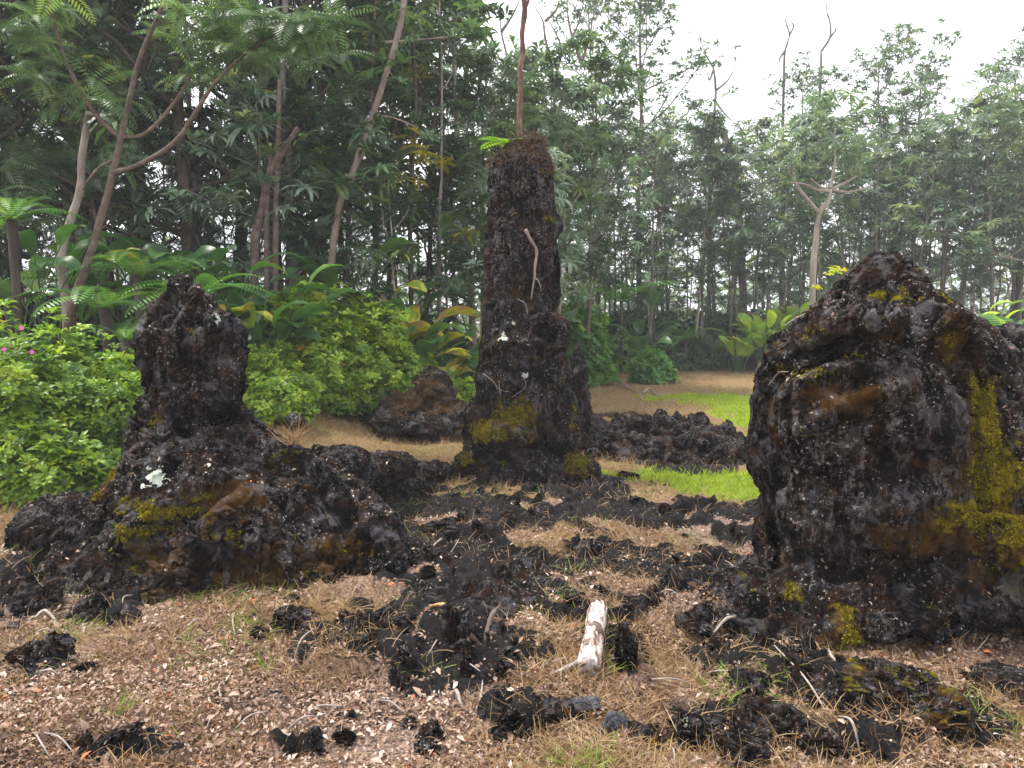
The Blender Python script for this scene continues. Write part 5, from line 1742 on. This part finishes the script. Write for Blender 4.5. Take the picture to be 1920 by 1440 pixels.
def dead_tree(label, px, tops, Y, r=.1, bark=None):
    st = [([gb(px, Y), at(px, 400, Y), at(tops[0][0][0], tops[0][0][1], Y)], r, r * .5)]
    for t in tops:
        st.append(([at(x, y, Y) for x, y in t], r * .5, r * .12))
    return shaped_tree('bare_tree', label, gb(px, Y), st, bark or BARK_GREY, L_GREY, [], 8)


dead_tree('leafless tree with wavy twin limbs reaching into the white sky', 1465, [[(1470, 125), (1472, 95), (1480, 65), (1472, 35), (1477, 12)], [(1480, 65), (1488, 50), (1482, 38)], [(1472, 95), (1462, 110), (1460, 128)]], Y)
dead_tree('leafless limb curving up alone into the white sky', 1530, [[(1540, 96), (1556, 70), (1556, 40), (1550, 20), (1552, -20)], [(1556, 70), (1566, 58), (1567, 48)]], 29)
dead_tree('leafless twiggy branches in the sky right of the red-barked sapling', 1330, [[(1342, 170), (1338, 130), (1322, 100), (1312, 70)], [(1338, 130), (1330, 150), (1325, 130)], [(1342, 170), (1365, 150), (1380, 122)], [(1338, 185), (1356, 210), (1380, 235)]], 29)
dead_tree('bare crooked tree with branches spread beside the red-barked sapling', 1035, [[(1040, 150), (1022, 70), (1018, 40), (1000, 8)], [(1022, 40), (1042, 20), (1048, 0)], [(1040, 150), (1052, 90), (1025, 30)], [(1060, 90), (1082, 50), (1095, 0)], [(1090, 120), (1068, 50), (1062, -10)], [(1090, 120), (1105, 70), (1115, 10)]], 22, .09, BARK_BROWN)
dead_tree('bare grey branches crossing the sky left of the red-barked sapling', 905, [[(905, 190), (950, 130), (940, 60), (935, 10)], [(905, 190), (895, 130), (880, 60)], [(940, 60), (960, 30), (975, 0)]], 21, .09, BARK_GREY)
shaped_tree('snag', 'broken reddish snag leaning above the far tree line', gb(1385, 27), [([gb(1400, 27), at(1385, 400, 27), at(1365, 280, 27), at(1345, 222, 27)], .13, .13)], BARK_PINK, L_GREY, [], 9)

for k, (lb, px, Y, lv) in enumerate([('yellow-leaved tree glowing between dark trunks in the upper left corner', 30, 14, [(at(20, 60, 14), 9, .4), (at(60, 90, 14), 9, .4), (at(10, 110, 14), 6, .3)]), ('tree with yellow sprays beside the pinkish leaning trunk', 735, 14.5, [(at(712, 105, 14.2), 7, .22), (at(752, 128, 14.2), 6, .2), (at(690, 60, 14.2), 4, .2)]),
                                     ('tree with scattered yellowing leaves left of the tall pillar', 775, 13, [(at(762, 260, 12.8), 5, .25), (at(815, 300, 12.8), 5, .2), (at(750, 340, 12.8), 5, .25), (at(868, 437, 12.8), 2, .08)])]):
    shaped_tree('yellow_tree', lb, gb(px, Y), [([gb(px, Y), at(px - 6, 420, Y), at(px + 4, 200, Y), at(px - 2, lv[0][0].z * 0 + 60, Y)], .05, .03)], BARK_DARK, L_YELLOW, lv, 60 + k, 'spray', .55)

# sapling growing from the pillar
tp = at(975, 262, 7.7)
shaped_tree('sapling_tree', 'red-barked sapling growing straight up from the top of the tall pillar', tp - Vector((0, 0, .12)),
            [([tp - Vector((0, 0, .12)), at(974, 230, 7.7), at(976, 180, 7.7), at(975, 130, 7.7), at(980, 100, 7.7), at(979, 60, 7.7), at(984, 20, 7.7), at(980, -30, 7.7), at(985, -140, 7.7)], .028, .025), ([at(983, 15, 7.7), at(990, 4, 7.7), at(998, -40, 7.7)], .018, .012)],
            BARK_RED, L_TREE, [(at(985, -150, 7.7), 14, .5), (at(1000, -90, 7.7), 8, .4)], 12, 'sprig', 1.0)

# --- ferns
FROND = pinnate(1.0, 22, .20, .016, R(55), R(-28), .22)
FROND2 = pinnate(1.0, 24, .17, .013, R(70), R(-20), .15)


def fern(name, label, loc, n, L, seed, droop=0.0, leafm=None, tint=(.5, .2), group=None, el=(.1, .5), tm=None, caudex=0.0):
    g = np.random.default_rng(seed)
    root = thing(name, label, 'fern', loc, 0, group)
    mb = MB()
    az = np.arange(n) * 2.4 + g.uniform(-.4, .4, n)
    for k in range(n):
        M = rotz(az[k]) @ np.array(Matrix.Rotation(g.uniform(-el[1], -el[0] + .0) + droop, 3, 'X')) * (L * g.uniform(.7, 1.1))
        mb.inst(tm or (FROND if k % 2 else FROND2), M[None], np.array([[0, 0, caudex]]), np.clip(g.normal(tint[0], tint[1], 1), 0, 1))
    mb.build('fronds', leafm or L_FERN, root, smooth=False)
    if caudex:
        t = MB()
        tube(t, [(0, 0, -.1), (0.02, 0, caudex * .5), (0, 0, caudex)], [.05, .045, .05], 8, wob=.1)
        t.build('trunk', BARK_DARK, root)
    return root


for (px, py, Y, n, L, lb, cx) in [(195, 560, 8.2, 11, 1.0, 'bright fern arching over the pink-flowered shrub left of the left mould', .9), (255, 500, 9.0, 11, 1.0, 'tall fern with upright fronds between sapling and left mould', 1.3), (370, 545, 8.8, 12, .95, 'fern fanning out just behind the top of the left mould', 1.2),
                                  (235, 620, 8.0, 9, .8, 'low fern with drooping fronds at the shrub edge left of the left mould', .7), (20, 395, 8.2, 10, .95, 'fern fronds hanging at the left edge of the photo', 2.0), (130, 520, 9.4, 10, .9, 'fern under the pale ringed stem', 1.2), (330, 500, 10, 10, 1.0, 'shaded fern behind the tall fern and the left mould', 1.4)]:
    p = at(px, py, Y)
    z0 = hz(p.x, p.y)
    fern('tree_fern', lb, (p.x, p.y, z0), n, L, int(px), 0, None, (.5, .2), None, (.05, .5), None, max(.3, p.z - z0 - .1))
for (px, py, Y, n, L, lb) in [(1165, 555, 22, 12, 1.9, 'pale green tree fern right of the pillar, left of the two ferns'), (1225, 558, 23, 12, 1.9, 'pale green tree fern with arching fronds above the small broad-leaved plant'), (1285, 630, 23, 12, 1.4, 'low fern draping over the bank left of the ginger clump'), (1905, 620, 10, 14, 1.3, 'blue-green fern at the right edge behind the hulking mould'), (1130, 605, 21.5, 10, 1.4, 'dark fern close behind the narrow lava stub')]:
    p = at(px, py, Y)
    z0 = hz(p.x, p.y)
    fern('tree_fern', lb, (p.x, p.y, z0), n, L, int(px), 0, None, (.42, .2), None, (.05, .5), None, max(.2, p.z - z0 - .15))
p = at(945, 268, 7.55)
fern('fern', 'small bright lime fern sprouting on top of the tall pillar', p, 7, .30, 3, 0, L_LIME, (.5, .1), None, (.3, .9), pinnate(1.0, 9, .36, .05, R(60), R(10), .1))

# --- broad-leaved plants


def blade_leaf(g, L, W):
    v, q = strip(L, W, 9, R(35), R(-55), lambda u: max(.03, math.sin(PI * min(.995, .04 + .96 * u)) ** .7), 5, .22, .05)
    return v, q


def broad_plant(name, label, loc, n, L, W, seed, leafm=None, tint=(.45, .2), spread=.6, stem=.7, cat='plant', rz=0.0, yellow=.15, rise=(-.1, .7)):
    g = np.random.default_rng(seed)
    root = thing(name, label, cat, loc, rz)
    mb, st = MB(), MB()
    for k in range(n):
        az = k * 2.4 + g.uniform(-.5, .5)
        sp = spread * g.uniform(.25, 1.15)
        hgt = stem * g.uniform(.55, 1.1)
        b = np.array([g.normal(0, .07), g.normal(0, .07), 0])
        tip = b + np.array([math.cos(az) * sp * hgt * .6, math.sin(az) * sp * hgt * .6, hgt])
        tube(st, smooth_path([b, (b + tip) / 2 + np.array([0, 0, .12 * hgt]), tip], 7), np.linspace(.016, .008, 7) * (L / .8), 6, cap=False)
        v, q = blade_leaf(g, L * g.uniform(.7, 1.1), W * g.uniform(.75, 1.15))
        yd = np.array([math.cos(az), math.sin(az), g.uniform(*rise)])
        M = frames(yd[None], np.array([[g.normal(0, .35), g.normal(0, .35), 1.]]))
        t = np.clip(g.normal(tint[0], tint[1]), 0, .80)
        if g.uniform() < yellow:
            t = g.uniform(.80, .93)
        # yellowing runs in from the blade's edge
        tv = t + (.16 * np.abs(v[:, 0]) / (W + 1e-6) * (1 if g.uniform() < .4 else .2)) + .05 * g.normal(size=len(v))
        mb.add((v @ M[0].T) + tip, q, tint=np.clip(tv, 0, 1))
    mb.build('leaves', leafm or L_BROAD, root)
    st.build('stalks', L_BROAD, root)
    return root


def bp(px, pyb, Y, **k):
    X = (px - 960) / FPX * Y
    return (X, Y, hz(X, Y) - .03)


for i, (px, Y, n, L, W, stem, lb, yl) in enumerate([
        (20, 8.8, 15, .64, .15, 1.9, 'dark glossy broad-leaved plant at the left edge under the fern fronds', .02), (105, 9.8, 15, .64, .15, 1.9, 'dark broad-leaved plant behind the pale ringed stem', .02), (300, 10.2, 15, .64, .15, 2.0, 'darkest broad-leaved plant in shade above the left mould', .02),
        (230, 10.6, 15, .64, .15, 1.9, 'shaded broad-leaved plant between the brown sapling and the darkest one', .02), (395, 10.0, 15, .64, .15, 1.8, 'broad-leaved plant with a large leaf folded up behind the left mould', .0), (470, 9.8, 16, .62, .13, 1.45, 'broad-leaved plant with yellow-edged leaves right of the left mould top', .2),
        (520, 10.2, 10, .8, .17, 1.3, 'broad-leaved plant with yellowing blades above the middle shrubs', .25), (640, 12.4, 16, .95, .18, 1.95, 'broad-leaved plant with clean green blades behind the middle shrubs', .12), (720, 12.2, 18, .95, .18, 1.75, 'leaning broad-leaved plant with yellow and green blades behind the middle shrubs', .35),
        (785, 11.8, 18, .85, .16, 1.45, 'broad-leaved plant with yellow and brown tattered blades left of the pillar', .5), (838, 12.0, 12, .75, .15, 1.2, 'small broad-leaved plant with withered tips close to the pillar', .35), (1205, 21, 13, .85, .2, 1.15, 'small broad-leaved plant with an orange leaf right of the pillar', .15), (870, 13, 10, .8, .16, 1.2, 'green broad-leaved plant just left of the pillar waist', .1)]):
    broad_plant('broadleaf_plant', lb, bp(px, 0, Y), n, L, W, 50 + i, None, (.42, .16), .75, stem, yellow=yl)
for i, (px, Y, n, L, W, stem, lb, yl) in enumerate([(1385, 22.5, 36, .70, .14, .75, 'left half of the yellow-green ginger clump with brown lower leaves', .12), (1432, 22.3, 50, .76, .15, 1.3, 'tallest yellow-green ginger clump between lawn and hulking mould', .08), (1482, 22.6, 44, .72, .15, 1.6, 'ginger clump touching the edge of the hulking mould', .08),
                                                    (1808, 15, 40, .6, .12, 1.75, 'lime ginger clump peeping over the right shoulder of the hulking mould', .05), (1885, 12.5, 9, .35, .09, 1.2, 'round-leaved lime plant at the right edge above the fern', .2)]):
    broad_plant('ginger_plant', lb, bp(px, 0, Y), n, L, W, 80 + i, L_LIME, (.66, .2), .8, stem, yellow=yl, rise=(.3, 1.6))

# --- near shrubs
for i, (px, Y, r, n, lb) in enumerate([(20, 6.6, (.95, .8, 1.25), 1700, 'light green shrub with pink flowers at the left edge'), (150, 6.9, (.85, .75, 1.15), 1500, 'light green shrub pressed against the left side of the left mould'), (230, 7.4, (.7, .7, .95), 900, 'light green shrub under the drooping ferns behind the left mould'),
                                        (60, 6.2, (.55, .5, .62), 600, 'low light green shrub hanging over the dark boulder at the left edge'), (150, 6.35, (.35, .35, .42), 300, 'small yellow-green shrub sprays at the foot of the light green shrubs')]):
    X = (px - 960) / FPX * Y
    s = shrub('flowering_shrub', lb, 'shrub', (X, Y, hz(X, Y)), shrub_mesh(500 + i, r, int(n * 1.5), SPRIG, .64, (.44, .24)), L_BUSH)
    if i == 0:
        for (fx, fy) in ((8, 655), (60, 660), (40, 615)):
            mb = MB()
            v, q = merge([(oval(.02, .011)[0] @ rotz(a).T, oval(.02, .011)[1]) for a in np.arange(5) * 2 * PI / 5])
            c = at(fx, fy, 5.9) - s.location
            mb.inst((v, q), frames(np.array([[0, .2, 1.]]), np.array([[.1, -1., .2]])), np.array([tuple(c)]), np.array([.5]))
            mb.build('flower', FLOWER, s)
for i, (px, Y, r, n, lb) in enumerate([(560, 10.6, (1.0, .9, 1.5), 2200, 'dense light green shrub behind the orange dry grass tuft'), (650, 11.0, (1.25, .9, 1.60), 3200, 'largest light green shrub arching over the mossy mound'), (775, 10.9, (.7, .7, .85), 1000, 'light green shrub with orange leaves at the right end of the middle thicket'),
                                        (490, 9.6, (.6, .6, .75), 800, 'low light green shrub touching the right side of the left mould'), (480, 11.2, (.8, .8, 1.3), 1100, 'light green shrub below the yellow-edged broad leaves'), (520, 8.9, (.4, .4, .5), 380, 'small fine-leaved shrub by the small black lava block'), (860, 11.4, (.5, .5, .8), 700, 'fern-like green shrub squeezed beside the pillar')]):
    X = (px - 960) / FPX * Y
    shrub('leafy_shrub', lb, 'shrub', (X, Y, hz(X, Y)), shrub_mesh(520 + i, r, int(n * 1.35), SPRIG, .70, (.58, .26)), L_BUSH)
for i, (px, Y, r, n, lb) in enumerate([(1065, 14.5, (.7, .6, 1.55), 1100, 'dense bright green bush right behind the tall pillar'), (1095, 15, (.5, .5, 1.2), 700, 'feathery green bush beside the narrow lava stub'), (1225, 15.2, (.4, .4, .55), 420, 'small green bush under the small broad-leaved plant')]):
    Y *= 1.25
    X = (px - 960) / FPX * Y
    shrub('leafy_shrub', lb, 'shrub', (X, Y, hz(X, Y)), shrub_mesh(540 + i, tuple(1.4 * q for q in r), n, SPRIG, 1.3, (.5, .2)), L_FERN)
for i, (px, Y, r, lm, tm, lb) in enumerate([(1110, 17.5, (.9, .6, 1.0), L_FERN, PALM_S, 'fresh green thicket of drooping leaves behind the narrow lava stub'), (1165, 18, (.9, .6, .8), L_FERN, PALM_S, 'fresh green thicket under the pale green tree ferns'), (1265, 18.5, (.8, .6, .7), L_TREE, SPRIG_L, 'dark green thicket left of the low draping fern'),
                                        (1320, 19, (.9, .6, .75), L_TREE, PALM_S, 'dark green thicket between the draping fern and the ginger clump'), (1240, 19.5, (1.0, .6, 1.3), L_FERN, PALM_S, 'taller fresh green thicket behind the small broad-leaved plant'), (1395, 19.6, (1.0, .6, 1.3), L_TREE, SPRIG_L, 'dark thicket right behind the yellow-green ginger clump'), (1350, 19.8, (.9, .6, 1.5), L_FERN, PALM_S, 'tall fresh green thicket left behind the ginger clump')]):
    Y *= 1.28
    X = (px - 960) / FPX * Y
    shrub('leafy_shrub', lb, 'shrub', (X, Y, hz(X, Y)), shrub_mesh(580 + i, tuple(1.3 * q for q in r), 760, tm, 1.05, (.66, .24)), lm)
# understorey along the tree line
us = [shrub('understorey_shrub', LBL_SH, 'shrub', (0, -60, 0), shrub_mesh(560 + k, (1.3, 1.0, 1.3), 700, PALM_S if k % 2 else SPRIG_L, 1.15, (.35, .2)), L_TREE if k % 2 else L_DARK, 'understorey shrubs along the tree line') for k in range(4)]
for k in range(30):
    px = 1050 + k * 36 + gT.uniform(-12, 12)
    stand('us', us, px, gT.uniform(24, 27.5), gT.uniform(.85, 1.6), label=LBL_SH, group='understorey shrubs along the tree line')
LBL_SH2 = 'dark understorey shrub between the trunks of the near forest'
for k in range(26):
    px = -120 + k * 42 + gT.uniform(-12, 12)
    stand('us', us, px, gT.uniform(12, 17), gT.uniform(.7, 1.25), label=LBL_SH2, group='understorey shrubs in the near forest')
# small things on the hulking mould's crest
for k, (px, py, lb) in enumerate([(1568, 512, 'tiny yellow-leaved seedling on the left crest of the hulking mould'), (1532, 540, 'tiny green-leaved seedling lower on the left crest of the hulking mould')]):
    q = on_face(px, py + 8, VR, -.02)
    g = np.random.default_rng(k)
    mb = MB()
    mb.inst(SPRIG[0], rand_up(4, .4, g) * .40, g.normal(0, .015, (4, 3)) + np.array([0, 0, .04]), g.uniform(.82, .96, 4))
    o = mb.build('seedling', L_LIME, None, False)
    o.location = tuple(q)
    tag(o, lb, 'seedling')
mb = MB()
q = at(857, 659, 10.2)
v, q4 = strip(.36, .05, 6, .5, -.7, lance, 5, .3)
mb.add(v @ rotz(-1.4).T, q4, tint=np.full(len(v), 1.0))
o = mb.build('dead_leaf_blade', L_BROAD)
o.location = at(836, 662, 10.0)
tag(o, 'curled tan withered leaf blade hanging between shrub and pillar', 'leaf')

# the forest goes on behind the trees one can tell apart
g = np.random.default_rng(91)
mb = MB()
k = 4200
y = g.uniform(34, 62, k)
x = g.uniform(-.85, .95, k) * y
z = (g.beta(1.1, 1.7, k)) * (5.8 + 1.5 * fbm(np.stack([x * .12, y * .1, y * 0], 1), 2))
for j in range(2):
    s = np.arange(k) % 2 == j
    mb.inst(PALM_S[j], rand_up(s.sum(), .5, g) * g.uniform(1.6, 3.4, s.sum())[:, None, None], np.stack([x, y, z], 1)[s], np.clip(g.normal(.4, .2, s.sum()), 0, .95))
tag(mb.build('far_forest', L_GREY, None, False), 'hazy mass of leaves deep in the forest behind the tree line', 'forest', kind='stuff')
DENOISE = True

# ------------------------------------------------------------------ light, sky, camera
SUN_EL, SUN_AZ = R(64), R(-75)      # azimuth measured clockwise from +Y
world = bpy.data.worlds.new('World')
scene.world = world
world.use_nodes = True
nt = world.node_tree
nt.nodes.clear()
sky = nt.nodes.new('ShaderNodeTexSky')
sky.sky_type = 'NISHITA'
sky.sun_disc = False
sky.sun_elevation = SUN_EL
sky.sun_rotation = SUN_AZ
sky.dust_density = 3
mx = nt.nodes.new('ShaderNodeMixRGB')
mx.inputs[0].default_value = 0.88
mx.inputs[2].default_value = (10.5, 10.5, 10.9, 1)      # overcast: an even bright cloud layer
nt.links.new(sky.outputs[0], mx.inputs[1])
bg = nt.nodes.new('ShaderNodeBackground')
bg.inputs['Strength'].default_value = 0.10
nt.links.new(mx.outputs[0], bg.inputs['Color'])
ow = nt.nodes.new('ShaderNodeOutputWorld')
nt.links.new(bg.outputs[0], ow.inputs[0])
sun = bpy.data.lights.new('sun', 'SUN')
sun.energy = 3.2
sun.angle = R(10)
sun.color = (1, .95, .88)
so = bpy.data.objects.new('sun', sun)
COL.objects.link(so)
dv = Vector((math.sin(SUN_AZ) * math.cos(SUN_EL), math.cos(SUN_AZ) * math.cos(SUN_EL), math.sin(SUN_EL)))
so.rotation_euler = dv.to_track_quat('Z', 'Y').to_euler()
so.location = (0, 0, 30)

cam = bpy.data.cameras.new('camera')
cam.sensor_width = 36
cam.lens = FPX / 1920 * 36
cam.clip_start = 0.05
cam.clip_end = 2000
co = bpy.data.objects.new('camera', cam)
COL.objects.link(co)
co.location = (0, 0, CAMZ)
co.rotation_euler = (PI / 2 - TH, 0, 0)
scene.camera = co

scene.view_settings.view_transform = 'Standard'
scene.view_settings.look = 'None'
scene.view_settings.exposure = 1.15
scene.view_settings.gamma = 1
scene.cycles.max_bounces = 6
scene.cycles.diffuse_bounces = 3
scene.cycles.glossy_bounces = 2
scene.cycles.transmission_bounces = 3
scene.cycles.use_denoising = DENOISE

# humid air that pales the far trees
def box(name, lo, hi, mat):
    V = [(x, y, z) for z in (lo[2], hi[2]) for y in (lo[1], hi[1]) for x in (lo[0], hi[0])]
    Q = [(0, 2, 3, 1), (4, 5, 7, 6), (0, 1, 5, 4), (2, 6, 7, 3), (0, 4, 6, 2), (1, 3, 7, 5)]
    return link(name, mk_mesh(name, V, [Q], mat, False))


hm, nt = new_mat('haze')
pv = N(nt, 'VolumePrincipled')
pv.inputs['Color'].default_value = (.93, .95, 1.0, 1)
pv.inputs['Density'].default_value = 0.0020
o = N(nt, 'OutputMaterial')
nt.links.new(pv.outputs[0], o.inputs['Volume'])
tag(box('haze', (-320, -50, -2.5), (320, 350, 20), hm), kind='stuff')
scene.cycles.denoising_input_passes = 'RGB_ALBEDO_NORMAL'
scene.cycles.denoising_prefilter = 'ACCURATE'
